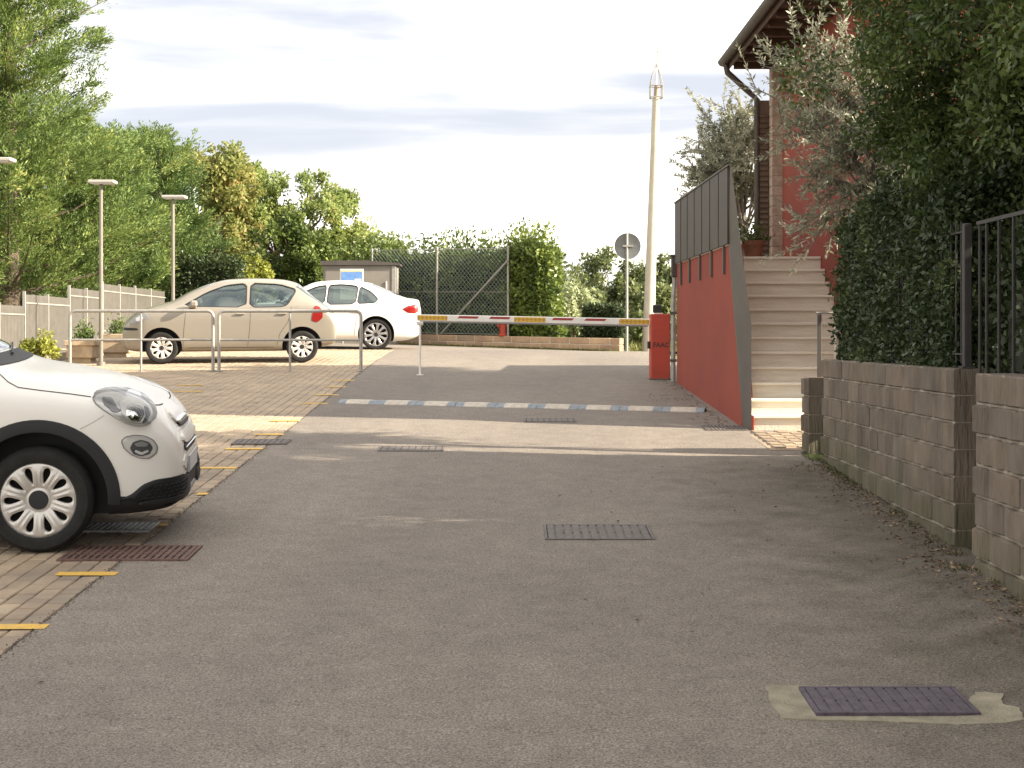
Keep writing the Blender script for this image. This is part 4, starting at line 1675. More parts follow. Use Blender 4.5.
class Car:
    def __init__(self, name, label, mtx, table, paint, wheels_x, wr, yw, arch_r, windows, lower_clad=None):
        self.root = empty(name, (0, 0, 0), label, 'car')
        self.root.matrix_world = mtx
        self.inv = mtx.inverted()
        self.table = table
        m_ = body_mesh(table)
        me = m_.mesh('body', [paint, M_CABIN, M_CLAD])
        bm = bmesh.new(); bm.from_mesh(me)
        self.bvh = BVHTree.FromBMesh(bm)
        bm.free()
        # cutters
        c = MB()
        c.cur = 2
        for xw in wheels_x:
            for s in (-1, 1):
                ring0, ring1 = [], []
                N = 56
                for k in range(N):
                    a = 2 * math.pi * k / N
                    ring0.append((xw + arch_r * math.cos(a), s * (yw - 0.20), wr + 0.01 + arch_r * math.sin(a)))
                    ring1.append((xw + arch_r * math.cos(a), s * 1.3, wr + 0.01 + arch_r * math.sin(a)))
                c.add(ring0 + ring1, [tuple(range(N)), tuple(range(N, 2 * N))[::-1]] + [(k, (k + 1) % N, N + (k + 1) % N, N + k) for k in range(N)])
        c.cur = 1
        for w_ in windows:
            P = densify(w_, 48, 1)
            c.prism([(p.x, -1.4, p.y) for p in P], (0, 2.8, 0))
        cut_me = c.mesh('cutter', [paint, M_CABIN, M_CLAD])
        body = obj_from_mesh('body', me, self.root)
        cut = bpy.data.objects.new('cutter', cut_me); COL.objects.link(cut)
        cut.parent = self.root
        md = body.modifiers.new('cut', 'BOOLEAN')
        md.operation = 'DIFFERENCE'; md.object = cut; md.solver = 'EXACT'
        try:
            md.material_mode = 'TRANSFER'
        except Exception:
            pass
        bpy.context.view_layer.update()
        dg = bpy.context.evaluated_depsgraph_get()
        me2 = bpy.data.meshes.new_from_object(body.evaluated_get(dg))
        body.modifiers.clear()
        body.data = me2
        me2.name = 'body'
        bpy.data.objects.remove(cut)
        me2.polygons.foreach_set('use_smooth', [True] * len(me2.polygons))
        me2.set_sharp_from_angle(angle=R(32))
        if lower_clad:
            for p in me2.polygons:
                c_ = p.center
                if c_.z < lower_clad(c_.x) and p.material_index == 0:
                    p.material_index = 2
        self.body = body

    # --- rays
    def side(self, s):
        """(x,z) on the side; s=-1 right, +1 left"""
        return lambda u, v: (Vector((u, 2.0 * s, v)), Vector((0, -s, 0)))

    def front(self, sgn=1):
        return lambda u, v: (Vector((6.0 * sgn, u, v)), Vector((-sgn, 0, 0)))

    def pixel(self):
        """image position -> ray in car space (used to read positions off the photograph)"""
        o_ = self.inv @ Vector((0, 0, EYE))

        def f(u, v):
            p_ = self.inv @ at(u, v, 10.0)
            return o_, (p_ - o_).normalized()
        return f

    def hit(self, ray, u, v, off):
        o_, d_ = ray(u, v)
        loc, nrm, idx, dist = self.bvh.ray_cast(o_, d_)
        if loc is None:
            loc, nrm, idx, dist = self.bvh.find_nearest(o_ + d_ * (o_.length * 0.9))
        if nrm.dot(d_) > 0:
            nrm = -nrm
        return loc + nrm * off

    def patch(self, name, ray, poly, material, off=0.003, parent=None, inner=None, n=56, rounding=2, bulge=0.0, mirror=False, rimdepth=0.006, both=False):
        P = densify(poly, n, rounding)
        c = sum(P, Vector((0, 0))) / len(P)
        levels = [1.0, 0.985, 0.86, 0.7, 0.5, 0.28, 0.1] if inner is None else [1.0 - (1 - inner) * k / 3 for k in range(4)]
        vs, fs = [], []
        for li, s in enumerate([None] + levels):
            for p in P:
                q = c + (p - c) * (1.0 if s is None else s)
                o_ = -rimdepth if s is None else off * (0.5 if s == 1.0 else 1.0) + bulge * (1 - (s * s))
                vs.append(self.hit(ray, q.x, q.y, o_))
        L = len(levels) + 1
        for i in range(L - 1):
            for k in range(n):
                k2 = (k + 1) % n
                fs.append((i * n + k, i * n + k2, (i + 1) * n + k2, (i + 1) * n + k))
        if inner is None:
            fs.append(tuple((L - 1) * n + k for k in range(n)))
        out = None
        for mir in ((False, True) if mirror else (False,)):
            m_ = MB()
            m_.add([Vector((p.x, -p.y, p.z)) if mir else p for p in vs], fs)
            o_ = m_.build(name, material, parent or self.root, smooth_angle=50)
            out = out or o_
        return out

    def ribbon(self, name, ray, pts, width, material, off=0.0015, parent=None, mirror=False):
        P = [Vector(p) for p in pts]
        D_ = []
        for i in range(len(P) - 1):
            k = max(2, int((P[i + 1] - P[i]).length / 0.04))
            D_ += [P[i].lerp(P[i + 1], j / k) for j in range(k)]
        D_.append(P[-1])
        vs, fs = [], []
        for i, p in enumerate(D_):
            t_ = (D_[min(i + 1, len(D_) - 1)] - D_[max(i - 1, 0)]).normalized()
            nn = Vector((-t_.y, t_.x)) * width / 2
            for q in (p + nn, p - nn):
                vs.append(self.hit(ray, q.x, q.y, off))
        for i in range(len(D_) - 1):
            fs.append((2 * i, 2 * i + 1, 2 * i + 3, 2 * i + 2))
        for mir in ((False, True) if mirror else (False,)):
            m_ = MB()
            m_.add([Vector((p.x, -p.y, p.z)) if mir else p for p in vs], fs)
            m_.build(name, material, parent or self.root, fix=False)

    def glass(self, windows, rim=0.018):
        for w_ in windows:
            P = densify(w_, 48, 1)
            c = sum(P, Vector((0, 0))) / len(P)
            for s in (-1, 1):
                ray = self.side(s)
                vs, fs = [], []
                n = len(P)
                # inner edge: the shut line rubber frame, then the pane set 8 mm back
                for (sc, of) in ((1.05, 0.0015), (0.985, 0.003), (0.985, -0.02)):
                    for p in P:
                        q = c + (p - c) * sc
                        vs.append(self.hit(ray, q.x, q.y, of))
                for i in range(2):
                    for k in range(n):
                        k2 = (k + 1) % n
                        fs.append((i * n + k, i * n + k2, (i + 1) * n + k2, (i + 1) * n + k))
                m_ = MB(); m_.add(vs, fs)
                fr = m_.build('window_frame', M_CLAD, self.root, smooth_angle=50)
                vs, fs = [], []
                lv = [1.0, 0.7, 0.4, 0.12]
                for sc in lv:
                    for p in P:
                        q = c + (p - c) * sc
                        vs.append(self.hit(ray, q.x, q.y, -0.010))
                for i in range(len(lv) - 1):
                    for k in range(n):
                        k2 = (k + 1) % n
                        fs.append((i * n + k, i * n + k2, (i + 1) * n + k2, (i + 1) * n + k))
                fs.append(tuple((len(lv) - 1) * n + k for k in range(n)))
                m_ = MB(); m_.add(vs, fs)
                m_.build('pane', M_GLASS, fr, smooth_angle=60)

    def seat(self, x, zb_, zt_):
        for y in (-0.36, 0.36):
            m_ = MB()
            m_.box((x - 0.06, y - 0.23, zb_ - 0.12), (x + 0.06, y + 0.23, zt_ - 0.2), 0.03)
            st = m_.build('seat', M_SEAT, self.root)
            m_ = MB()
            m_.box((x - 0.10, y - 0.12, zt_ - 0.165), (x + 0.0, y + 0.12, zt_), 0.035)
            m_.tube([(x - 0.03, y - 0.06, zt_ - 0.22), (x - 0.05, y - 0.06, zt_ - 0.15)], 0.008, 6)
            m_.tube([(x - 0.03, y + 0.06, zt_ - 0.22), (x - 0.05, y + 0.06, zt_ - 0.15)], 0.008, 6)
            m_.build('headrest', M_SEAT, st)


def wheel_parts(r, width, rr, nhole, hole, rimmat, dish=0.03, caprad=0.055):
    """tyre mesh + rim mesh + hub mesh, outer face towards -y, centre at origin"""
    w = width / 2
    m_ = MB()
    prof = [(rr - 0.012, -w * 0.80), (rr + 0.004, -w * 0.93), (rr + (r - rr) * 0.35, -w * 1.0), (rr + (r - rr) * 0.7, -w * 0.97), (r - 0.018, -w * 0.84), (r - 0.004, -w * 0.66), (r, -w * 0.4),
            (r - 0.0, -w * 0.33), (r - 0.009, -w * 0.31), (r - 0.009, -w * 0.25), (r, -w * 0.23), (r, 0.23 * w), (r - 0.009, w * 0.25), (r - 0.009, w * 0.31), (r, w * 0.33),
            (r, w * 0.4), (r - 0.018, w * 0.84), (rr + (r - rr) * 0.5, w), (rr, w * 0.93), (rr - 0.012, w * 0.8)]
    m_.lathe(prof, axis='y', n=64)
    tyre = m_.mesh('wheel', M_TYRE, 40)
    # rim with openings
    rc_, ar, at_ = hole           # centre radius, radial half-size, angular fraction (of half sector)
    hr0, hr1 = caprad, rr * 0.985
    ha = math.pi / nhole

    def dep(q):
        s = (q - hr0) / (hr1 - hr0)
        return -w * 0.86 - dish * (1 - s) * s * 2.0 + 0.02 * (1 - s)

    m_ = MB()
    N = 32
    for k in range(nhole):
        a0 = 2 * math.pi * k / nhole + math.pi / 2
        rings = [[], [], [], []]
        for j in range(N):
            ph = 2 * math.pi * j / N + math.pi / 4
            cph, sph = math.cos(ph), math.sin(ph)
            mm = max(abs(cph), abs(sph))
            ro, to = (hr0 + hr1) / 2 + (hr1 - hr0) / 2 * cph / mm, ha * sph / mm
            rh = rc_ + ar * cph
            th = ha * at_ * sph * (0.75 + 0.25 * cph)
            for q, (ra_, ta) in enumerate(((ro, to), ((ro + rh) / 2, (to + th) / 2), (rh, th), (rh, th))):
                yy = dep(ra_)
                if q == 1:
                    yy -= 0.004
                if q == 2:
                    yy += 0.006
                if q == 3:
                    yy += 0.035
                rings[q].append(Vector((ra_ * math.cos(a0 + ta), yy, ra_ * math.sin(a0 + ta))))
        vs = [p for q in rings for p in q]
        fs = []
        for q in range(3):
            for j in range(N):
                j2 = (j + 1) % N
                fs.append((q * N + j, q * N + j2, (q + 1) * N + j2, (q + 1) * N + j))
        m_.add(vs, fs)
    m_.lathe([(hr1, dep(hr1)), (rr, -w * 0.90), (rr, -w * 0.3)], axis='y', n=64)
    m_.lathe([(hr0 + 0.0005, dep(hr0)), (hr0 * 0.9, dep(hr0) - 0.006), (0.0, dep(hr0) - 0.008)], axis='y', n=40)
    rim = m_.mesh('rim', rimmat, 40)
    m_ = MB()
    m_.lathe([(rr * 0.98, -w * 0.35), (0.0, -w * 0.35)], axis='y', n=40)
    m_.lathe([(rr * 0.62, -w * 0.46), (rr * 0.62, -w * 0.4), (0.0, -w * 0.46)], axis='y', n=40)
    back = m_.mesh('brake_disc', M_DARK, 40)
    m_ = MB()
    m_.lathe([(caprad * 0.8, dep(hr0) - 0.0075), (caprad * 0.76, dep(hr0) - 0.013), (0.0, dep(hr0) - 0.015)], axis='y', n=24)
    cap = m_.mesh('hub_cap', M_CLAD, 40)
    return tyre, rim, back, cap


def put_wheels(car, xs, r, yw, meshes, spin=0.2, steer=0.0):
    tyre, rim, back, cap = meshes
    for xw in xs:
        for s in (-1, 1):
            o_ = obj_from_mesh('wheel', tyre, car.root, (xw, s * yw, r))
            rz = (0 if s < 0 else math.pi) + (steer if xw == xs[0] else 0)
            o_.rotation_euler = (0, spin if s < 0 else -spin, rz)
            obj_from_mesh('rim', rim, o_)
            obj_from_mesh('brake_disc', back, o_)
            obj_from_mesh('hub_cap', cap, o_)


def car_matrix(heading, axle_xy, wb):
    """front axle centre on the ground at axle_xy; heading = world angle of +x"""
    f = Vector((math.cos(heading), math.sin(heading), 0))
    l = Vector((-f.y, f.x, 0))
    o_ = Vector((axle_xy[0], axle_xy[1], 0))
    zf = ground(o_.x, o_.y)
    back = o_ - f * wb
    zr = ground(back.x, back.y)
    a = o_ + l * 0.7; b_ = o_ - l * 0.7
    tl = (ground(a.x, a.y) - ground(b_.x, b_.y)) / 1.4
    tf = (zf - zr) / wb
    fx = Vector((f.x, f.y, tf)).normalized()
    ly = Vector((l.x, l.y, tl)).normalized()
    up = fx.cross(ly).normalized()
    ly = up.cross(fx)
    mt = Matrix((fx, ly, up)).transposed().to_4x4()
    return Matrix.Translation((o_.x, o_.y, zf)) @ mt


# ---- white compact crossover in the foreground (nose to the right)
XT = [(0.86, .40, .31, .50, .56, .36), (0.855, .50, .285, .53, .62, .42), (0.835, .585, .26, .58, .69, .47), (0.79, .665, .235, .67, .765, .52), (0.735, .715, .22, .745, .845, .55), (0.66, .765, .21, .81, .91, .58),
      (0.50, .825, .20, .90, .985, .62), (0.25, .868, .195, .965, 1.065, .655), (0.0, .885, .19, 1.0, 1.115, .68), (-.20, .893, .19, 1.02, 1.15, .69), (-.36, .896, .19, 1.03, 1.205, .69),
      (-.60, .898, .19, 1.04, 1.335, .66), (-1.0, .898, .19, 1.055, 1.515, .60), (-1.3, .898, .19, 1.065, 1.58, .58), (-1.8, .898, .19, 1.075, 1.60, .575), (-2.4, .896, .19, 1.09, 1.585, .56),
      (-2.9, .885, .20, 1.11, 1.50, .54), (-3.15, .86, .22, 1.12, 1.34, .56), (-3.28, .82, .27, 1.0, 1.16, .60), (-3.37, .74, .35, .85, .98, .55), (-3.395, .60, .44, .72, .83, .45)]
XWIN = [[(-.62, 1.10), (-1.0, 1.38), (-1.3, 1.475), (-1.64, 1.49), (-1.63, 1.12)], [(-1.76, 1.49), (-2.3, 1.465), (-2.62, 1.37), (-2.70, 1.17), (-1.74, 1.13)]]
YC = 9.52                       # distance of the near side wheels' outer face
head = R(6.0)
fxw = wx(38.5, YC)
M1 = car_matrix(head, (fxw - 0.87 * math.sin(head), YC + 0.87 * math.cos(head)), 2.57)
car = Car('white_crossover', 'white compact crossover with black wheel arch cladding parked nose-out on the paving', M1, XT, M_CWHITE, (0, -2.57), 0.34, 0.775, 0.432, XWIN, lower_clad=lambda x: 0.335)
car.glass(XWIN)
car.seat(-1.55, 1.05, 1.36); car.seat(-2.45, 1.05, 1.34)
put_wheels(car, (0, -2.57), 0.34, 0.765, wheel_parts(0.34, 0.21, 0.238, 10, (0.162, 0.052, 0.52), M_RIM, 0.035, 0.078), spin=0.31)
sd = car.side(-1)
# arch cladding and sill
for xw in (0, -2.57):
    pts = []
    a_list = lin(R(-18), R(198), 40) if xw < -1 else lin(R(-6), R(198), 40)
    for s in (-1, 1):
        ray = car.side(s)
        vs, fs = [], []
        for a in a_list:
            for (rad, of) in ((0.508, -0.004), (0.503, 0.012), (0.45, 0.016), (0.428, 0.012), (0.428, -0.05)):
                vs.append(car.hit(ray, xw + rad * math.cos(a), max(0.195, 0.35 + rad * math.sin(a)), of))
        for i in range(len(a_list) - 1):
            for k in range(4):
                fs.append((i * 5 + k, i * 5 + k + 1, i * 5 + k + 6, i * 5 + k + 5))
        m_ = MB(); m_.add(vs, fs)
        m_.build('wheel_arch_cladding', M_CLAD, car.root, smooth_angle=50)
car.patch('sill', sd, [(-.46, .20), (-.46, .33), (-.6, .36), (-1.98, .36), (-2.1, .33), (-2.1, .20)], M_CLAD, 0.012, mirror=True, rounding=1)
# lower front bumper in black, read from the side
pxr = car.pixel()
wrap = lambda th, z: (Vector((0.15 + 3 * math.cos(R(th)), 3 * math.sin(R(th)), z)), Vector((-math.cos(R(th)), -math.sin(R(th)), 0)))
topline = [(-71, .335), (-66, .335), (-62, .36), (-57.5, .42), (-52, .445), (-36, .445), (-24, .418), (-8, .405)]
lowline = [(-71, .232), (-40, .24), (-15, .318)]
poly_lb = topline + [(-a, z) for a, z in topline[::-1]] + [(-a, z) for a, z in lowline] + lowline[::-1]
car.patch('lower_bumper', wrap, poly_lb, M_CLAD, 0.010, rounding=1, n=170)
for sg in (-1, 1):
    ai = car.patch('air_intake', wrap, [(sg * a, z) for a, z in ((62, .325), (59, .375), (55, .415), (48, .43), (34, .428), (24, .402), (19, .37), (20, .325), (30, .305), (50, .305))], M_DARK, 0.0135, rounding=1)
    for i in range(14):
        for j in range(4):
            th = 22.5 + i * 2.6 + (1.3 if j % 2 else 0); z_ = .328 + j * .024
            if th > 56 and z_ > .35 or (th < 26 and z_ > .38):
                continue
            car.patch('mesh_cell', wrap, [(sg * (th - 1.15), z_), (sg * th, z_ - .011), (sg * (th + 1.15), z_), (sg * th, z_ + .011)], M_CLAD, 0.019, parent=ai, n=8, rounding=0, inner=0.55, rimdepth=-0.013)
    car.patch('intake_blade', wrap, [(sg * a, z) for a, z in ((20, .375), (27, .375), (33, .32), (56, .315), (60, .295), (24, .285), (17, .30))], M_CLAD, 0.026, rounding=1)
car.patch('skid_plate', wrap, [(-17, .305), (-8, .325), (8, .325), (17, .305), (14, .255), (-14, .255)], mat('skid_silver', (0.42, 0.44, 0.46), rough=0.4, metal=0.3), 0.016, rounding=1)
# head lamp
hl = [(91.5, 397.5), (96, 394), (104, 391.5), (116, 391), (127, 392), (138, 395.5), (146, 400.5), (152.5, 408), (154.5, 415), (153, 421.5), (147, 426), (138, 427), (127, 424.5), (113, 417), (100, 408.5), (94, 403)]
h0 = car.patch('headlight', pxr, hl, M_LENS, 0.004, mirror=True, bulge=0.012)
car.patch('bezel', pxr, hl, mat('lamp_edge', (0.20, 0.20, 0.19), rough=0.4), 0.0055, parent=h0, inner=0.955, rounding=2)
car.patch('reflector', pxr, [(118, 404), (128, 399), (140, 402), (148, 409), (149, 419), (141, 425), (130, 422), (121, 415)], M_LAMPW, 0.019, parent=h0)
car.patch('projector', pxr, [(125, 408), (133, 405.5), (141, 409), (143, 417), (138, 423), (130, 422), (124.5, 416)], M_CHROME, 0.024, parent=h0, bulge=0.01)
car.patch('lamp_shadow', pxr, [(142, 408), (146.5, 411), (148, 417), (145, 422.5), (140.5, 424), (144, 417)], mat('lamp_dark', (0.06, 0.065, 0.07), rough=0.3), 0.026, parent=h0, rounding=1)
car.patch('indicator', pxr, [(100.5, 399), (111, 400), (116, 409), (121, 412.5), (113, 413), (104, 406)], mat('lamp_grey', (0.22, 0.22, 0.22), rough=0.25, metal=0.5), 0.021, parent=h0, rounding=1)
car.patch('cover_glass', pxr, hl, M_CLEAR, 0.034, parent=h0, bulge=0.006)
fl = [(120.5, 441), (125, 436.5), (134, 434.5), (145, 435.5), (154, 440), (158, 446.5), (157, 453), (150, 458.5), (141, 458.8), (131, 455), (123.5, 448.5)]
f0 = car.patch('fog_light', pxr, fl, M_LENS, 0.004, mirror=True, bulge=0.004)
car.patch('bezel', pxr, fl, MATS['lamp_edge'], 0.0065, parent=f0, inner=0.93)
car.patch('lamp_bowl', pxr, [(129.5, 448), (132.5, 442), (140.5, 439.5), (149, 442), (152.5, 448), (149, 454), (141, 456.3), (133, 454)], MATS['lamp_dark'], 0.010, parent=f0, rounding=1)
car.patch('lamp_ring', pxr, [(135, 449.5), (141, 452.5), (147, 449.5), (148.5, 451.5), (141, 455), (134, 452)], M_LENS, 0.0125, parent=f0, rounding=1)
car.patch('lamp_hood', pxr, [(133.5, 443.5), (141, 441), (148, 443.5), (146, 446.5), (136, 446.5)], mat('lamp_mid', (0.28, 0.28, 0.27), rough=0.3, metal=0.4), 0.0125, parent=f0, rounding=1)
# moulded nose: badge moustache and slot grille, across the centre line
def nose_bar(name, zc, hw, hz, dx, material, sub=None):
    m_ = MB()
    vs, fs = [], []
    n = 21
    for i in range(n):
        y = -hw + 2 * hw * i / (n - 1)
        e = max(0.06, (1 - (y / hw) ** 4)) ** 0.5
        for (dz, k) in ((-hz * e, -0.03), (-hz * e, dx * 0.7), (0, dx), (hz * e, dx * 0.6), (hz * e, -0.03)):
            q = car.hit(car.front(), y, zc + dz, 0.0)
            vs.append((q.x + k, y, zc + dz))
    for i in range(n - 1):
        for k in range(4):
            fs.append((i * 5 + k, i * 5 + k + 1, i * 5 + k + 6, i * 5 + k + 5))
    fs += [tuple(range(5)), tuple((n - 1) * 5 + k for k in range(5))]
    m_.add(vs, fs)
    return m_.build(name, material, sub or car.root, smooth_angle=45)


nose_bar('nose_panel', 0.815, 0.30, 0.07, 0.026, M_CWHITE)
b0 = nose_bar('badge_bar', 0.775, 0.26, 0.020, 0.034, M_CHROME)
nose_bar('badge_base', 0.748, 0.24, 0.018, 0.026, M_CLAD)
nose_bar('lip', 0.665, 0.36, 0.045, 0.020, M_CWHITE)
s0 = nose_bar('slot_grille', 0.60, 0.34, 0.038, 0.010, M_CLAD)
nose_bar('grille_bar', 0.60, 0.335, 0.005, 0.018, M_CHROME, s0)
nose_bar('bumper_face', 0.505, 0.42, 0.06, 0.012, M_CWHITE)
m_ = MB()
q = car.hit(car.front(), 0, 0.49, 0.0)
m_.box((q.x + 0.013, -0.26, 0.42), (q.x + 0.022, 0.26, 0.535), 0.003)
pl_ = m_.build('number_plate', mat('plate_white', (0.66, 0.66, 0.64), rough=0.5), car.root)
m_ = MB()
for s in (-1, 1):
    m_.box((q.x + 0.0222, s * 0.245 - 0.014, 0.425), (q.x + 0.0232, s * 0.245 + 0.014, 0.53))
m_.build('blue_band', mat('plate_blue', (0.04, 0.10, 0.40), rough=0.5), pl_)
# bonnet shut line, wing crease, screen, cowl
car.ribbon('bonnet_gap', pxr, [(0, 374.5), (8, 382), (18, 387.5), (40, 390.5), (70, 394), (91, 397)], 0.9, M_SEAM, 0.002, mirror=True)
car.ribbon('bonnet_gap', wrap, [(-46, .905), (-30, .885), (-15, .878), (0, .876), (15, .878), (30, .885), (46, .905)], 0.006, M_SEAM, 0.002)
car.ribbon('wing_gap', pxr, [(80, 429), (92, 423), (104, 415.5)], 0.6, mat('soft_gap', (0.36, 0.34, 0.31), rough=0.8), 0.0015, mirror=True)
car.patch('windscreen', car.front(), [(-.60, 1.235), (.60, 1.235), (.55, 1.36), (.50, 1.51), (0, 1.535), (-.50, 1.51), (-.55, 1.36)], M_SCREEN, 0.004, rounding=1)
car.patch('scuttle', car.front(), [(-.66, 1.175), (0, 1.168), (.66, 1.175), (.62, 1.225), (-.62, 1.225)], M_CLAD, 0.006, rounding=1)
for y in (-0.45, 0.05):
    m_ = MB()
    q0_ = car.hit(car.front(), y, 1.20, 0.02); q1_ = car.hit(car.front(), y + 0.5, 1.245, 0.02)
    m_.tube([q0_, q1_], 0.008, 6)
    m_.build('wiper', M_CLAD, car.root)
car.patch('rear_screen', car.front(-1), [(-.48, 1.18), (.48, 1.18), (.42, 1.46), (-.42, 1.46)], M_SCREEN, 0.004, rounding=2)
car.patch('tail_light', car.front(-1), [(.58, .88), (.76, .88), (.74, 1.05), (.58, 1.07)], M_TAIL, 0.006, mirror=True)
for x_ in (-.52, -1.69, -2.5):
    car.ribbon('door_gap', sd, [(x_, 0.37), (x_ - 0.02, 0.7), (x_, 1.06)], 0.006, M_SEAM, mirror=True)
for x_ in (-1.52, -2.42):
    for s in (-1, 1):
        m_ = MB()
        p_ = car.hit(car.side(s), x_, 0.93, 0.02)
        m_.box((p_.x - 0.10, p_.y - 0.012, 0.918), (p_.x + 0.10, p_.y + 0.012, 0.942), 0.008)
        m_.build('door_handle', M_CWHITE, car.root)
for s in (-1, 1):
    m_ = MB()
    m_.box((-0.78, s * 0.985 - 0.09, 1.07), (-0.62, s * 0.985 + 0.09, 1.22), 0.035)
    m_.build('mirror', M_CWHITE, car.root)

# ---- beige hatchback (nose to the left)
AT = [(0.69, .40, .36, .50, .565, .35), (0.675, .52, .29, .55, .66, .42), (0.60, .64, .22, .67, .77, .48), (0.45, .72, .20, .80, .885, .53), (0.25, .775, .19, .885, .965, .56), (0.0, .80, .19, .93, 1.03, .585),
      (-.15, .805, .19, .95, 1.075, .60), (-.45, .81, .19, .96, 1.235, .585), (-.8, .81, .19, .97, 1.375, .55), (-1.15, .81, .19, .98, 1.45, .53), (-1.6, .81, .19, 1.0, 1.465, .52), (-2.0, .808, .19, 1.02, 1.45, .51),
      (-2.32, .80, .20, 1.04, 1.385, .50), (-2.48, .79, .23, 1.04, 1.25, .53), (-2.68, .78, .25, 1.0, 1.08, .62), (-2.88, .765, .28, .86, .94, .65), (-2.98, .74, .33, .70, .80, .63), (-3.0, .70, .40, .64, .70, .58)]
AWIN = [[(-.36, .995), (-.78, 1.235), (-1.10, 1.35), (-1.44, 1.385), (-1.43, .975)], [(-1.53, 1.388), (-2.02, 1.365), (-2.31, 1.275), (-2.15, 1.02), (-2.05, .98), (-1.51, .975)]]
hd = R(180 + 9)
ya = 26.35
M2 = car_matrix(hd, (wx(161.5, 25.95) - 0.10, 25.95 + 0.70), 2.40)
car = Car('beige_hatchback', 'small beige metallic hatchback parked side-on behind the guard rails', M2, AT, M_CBEIGE, (0, -2.40), 0.278, 0.70, 0.345, AWIN)
car.glass(AWIN)
car.seat(-1.18, 0.98, 1.26); car.seat(-2.0, 1.0, 1.24)
m_ = MB()
ringp = [(-0.72 + 0.06 * math.cos(a) , 0.36 + 0.17 * math.sin(a), 1.02 + 0.14 * math.cos(a)) for a in lin(0, 2 * math.pi, 20)]
m_.tube(ringp, 0.014, 6, cap=False)
m_.build('steering_wheel', M_CLAD, car.root)
put_wheels(car, (0, -2.40), 0.278, 0.705, wheel_parts(0.278, 0.17, 0.19, 9, (0.128, 0.050, 0.56), M_RIM, 0.02, 0.05), spin=0.1)
sd = car.side(1)
for x_ in (-.40, -1.50):
    car.ribbon('door_gap', sd, [(x_ + 0.04, .28), (x_ + (0.02 if x_ > -1 else -.0), .6), (x_ - 0.02, .97)], 0.007, M_SEAM, mirror=True)
car.ribbon('door_gap', sd, [(-2.22, .98), (-2.16, .72), (-2.02, .52), (-1.96, .30)], 0.007, M_SEAM, mirror=True)
car.ribbon('sill_gap', sd, [(-.45, .275), (-1.9, .275)], 0.008, M_SEAM, mirror=True)
for x_ in (-1.34, -2.06):
    for s in (-1, 1):
        m_ = MB()
        p_ = car.hit(car.side(s), x_, 0.86, 0.018)
        m_.box((p_.x - 0.08, p_.y - 0.014, 0.845), (p_.x + 0.08, p_.y + 0.014, 0.875), 0.01)
        m_.build('door_handle', M_CBEIGE, car.root)
for s in (-1, 1):
    m_ = MB()
    m_.box((-0.62, s * 0.90 - 0.085, 0.985), (-0.50, s * 0.90 + 0.085, 1.10), 0.03)
    m_.box((-0.60, s * 0.80 - 0.03, 0.965), (-0.46, s * 0.80 + 0.03, 1.01), 0.01)
    m_.build('mirror', M_CBEIGE, car.root)
h0 = car.patch('headlight', sd, [(.20, .80), (.28, .90), (.42, .85), (.55, .74), (.52, .68), (.40, .70)], MATS['lamp_mid'], 0.006, mirror=True)
car.patch('reflector', sd, [(.30, .80), (.36, .83), (.44, .79), (.42, .74), (.34, .75)], M_LENS, 0.010, parent=h0)
car.patch('front_bumper_gap', sd, [(.40, .62), (.66, .63), (.66, .58), (.40, .58)], M_CLAD, 0.003, mirror=True, rounding=1)
car.patch('tail_light', sd, [(-2.56, .74), (-2.66, .70), (-2.76, .78), (-2.76, .90), (-2.70, .98), (-2.62, 1.0)], M_TAIL, 0.008, mirror=True)
car.patch('rear_screen', car.front(-1), [(-.66, .83), (.66, .83), (.62, 1.02), (.52, 1.37), (-.52, 1.37), (-.62, 1.02)], M_SCREEN, 0.008, rounding=1)
car.patch('windscreen', car.front(), [(-.53, 1.10), (.53, 1.10), (.48, 1.38), (.0, 1.40), (-.48, 1.38)], M_SCREEN, 0.004, rounding=1)
car.patch('rear_plate', car.front(-1), [(-.26, .50), (.26, .50), (.26, .60), (-.26, .60)], MATS['plate_white'], 0.008, rounding=0)
car.patch('fuel_flap', sd, [(-2.36, .88), (-2.28, .88), (-2.28, .98), (-2.36, .98)], M_CBEIGE, 0.003, rounding=1)

# ---- white saloon behind it (nose to the left)
BT = [(0.80, .40, .34, .50, .56, .35), (0.785, .54, .27, .55, .63, .44), (0.70, .68, .21, .65, .72, .52), (0.45, .81, .18, .745, .82, .60), (0.0, .885, .17, .81, .905, .66), (-.5, .90, .17, .855, .96, .68),
      (-.75, .905, .17, .87, 1.02, .66), (-1.15, .905, .17, .885, 1.235, .60), (-1.6, .905, .17, .90, 1.40, .54), (-2.1, .905, .17, .915, 1.43, .53), (-2.6, .905, .17, .925, 1.385, .52), (-3.0, .90, .17, .94, 1.245, .53),
      (-3.3, .89, .18, .955, 1.105, .57), (-3.45, .875, .20, .955, 1.065, .60), (-3.58, .84, .24, .94, 1.05, .60), (-3.67, .78, .29, .88, 1.02, .58), (-3.71, .68, .35, .72, .86, .50)]
BWIN = [[(-.80, .92), (-1.2, 1.14), (-1.55, 1.29), (-1.76, 1.325), (-1.73, .93)], [(-1.82, 1.328), (-2.1, 1.345), (-2.42, 1.315), (-2.37, .945), (-1.79, .93)], [(-2.46, 1.31), (-2.68, 1.21), (-2.84, 1.06), (-2.78, .975), (-2.41, .95)]]
hd = R(180 + 3.0)
yb_ = 30.8
fax = wx(371.5, yb_) - 2.81 * math.cos(R(3))
M3 = car_matrix(hd, (fax + 0.03, yb_ + 0.76 - 2.81 * math.sin(R(3)) * -1), 2.81)
car = Car('white_saloon', 'white saloon car parked beyond the beige hatchback, tail towards the barrier', M3, BT, M_CWHITE2, (0, -2.81), 0.325, 0.78, 0.375, BWIN)
car.glass(BWIN)
car.seat(-1.65, 0.93, 1.2); car.seat(-2.5, 0.95, 1.17)
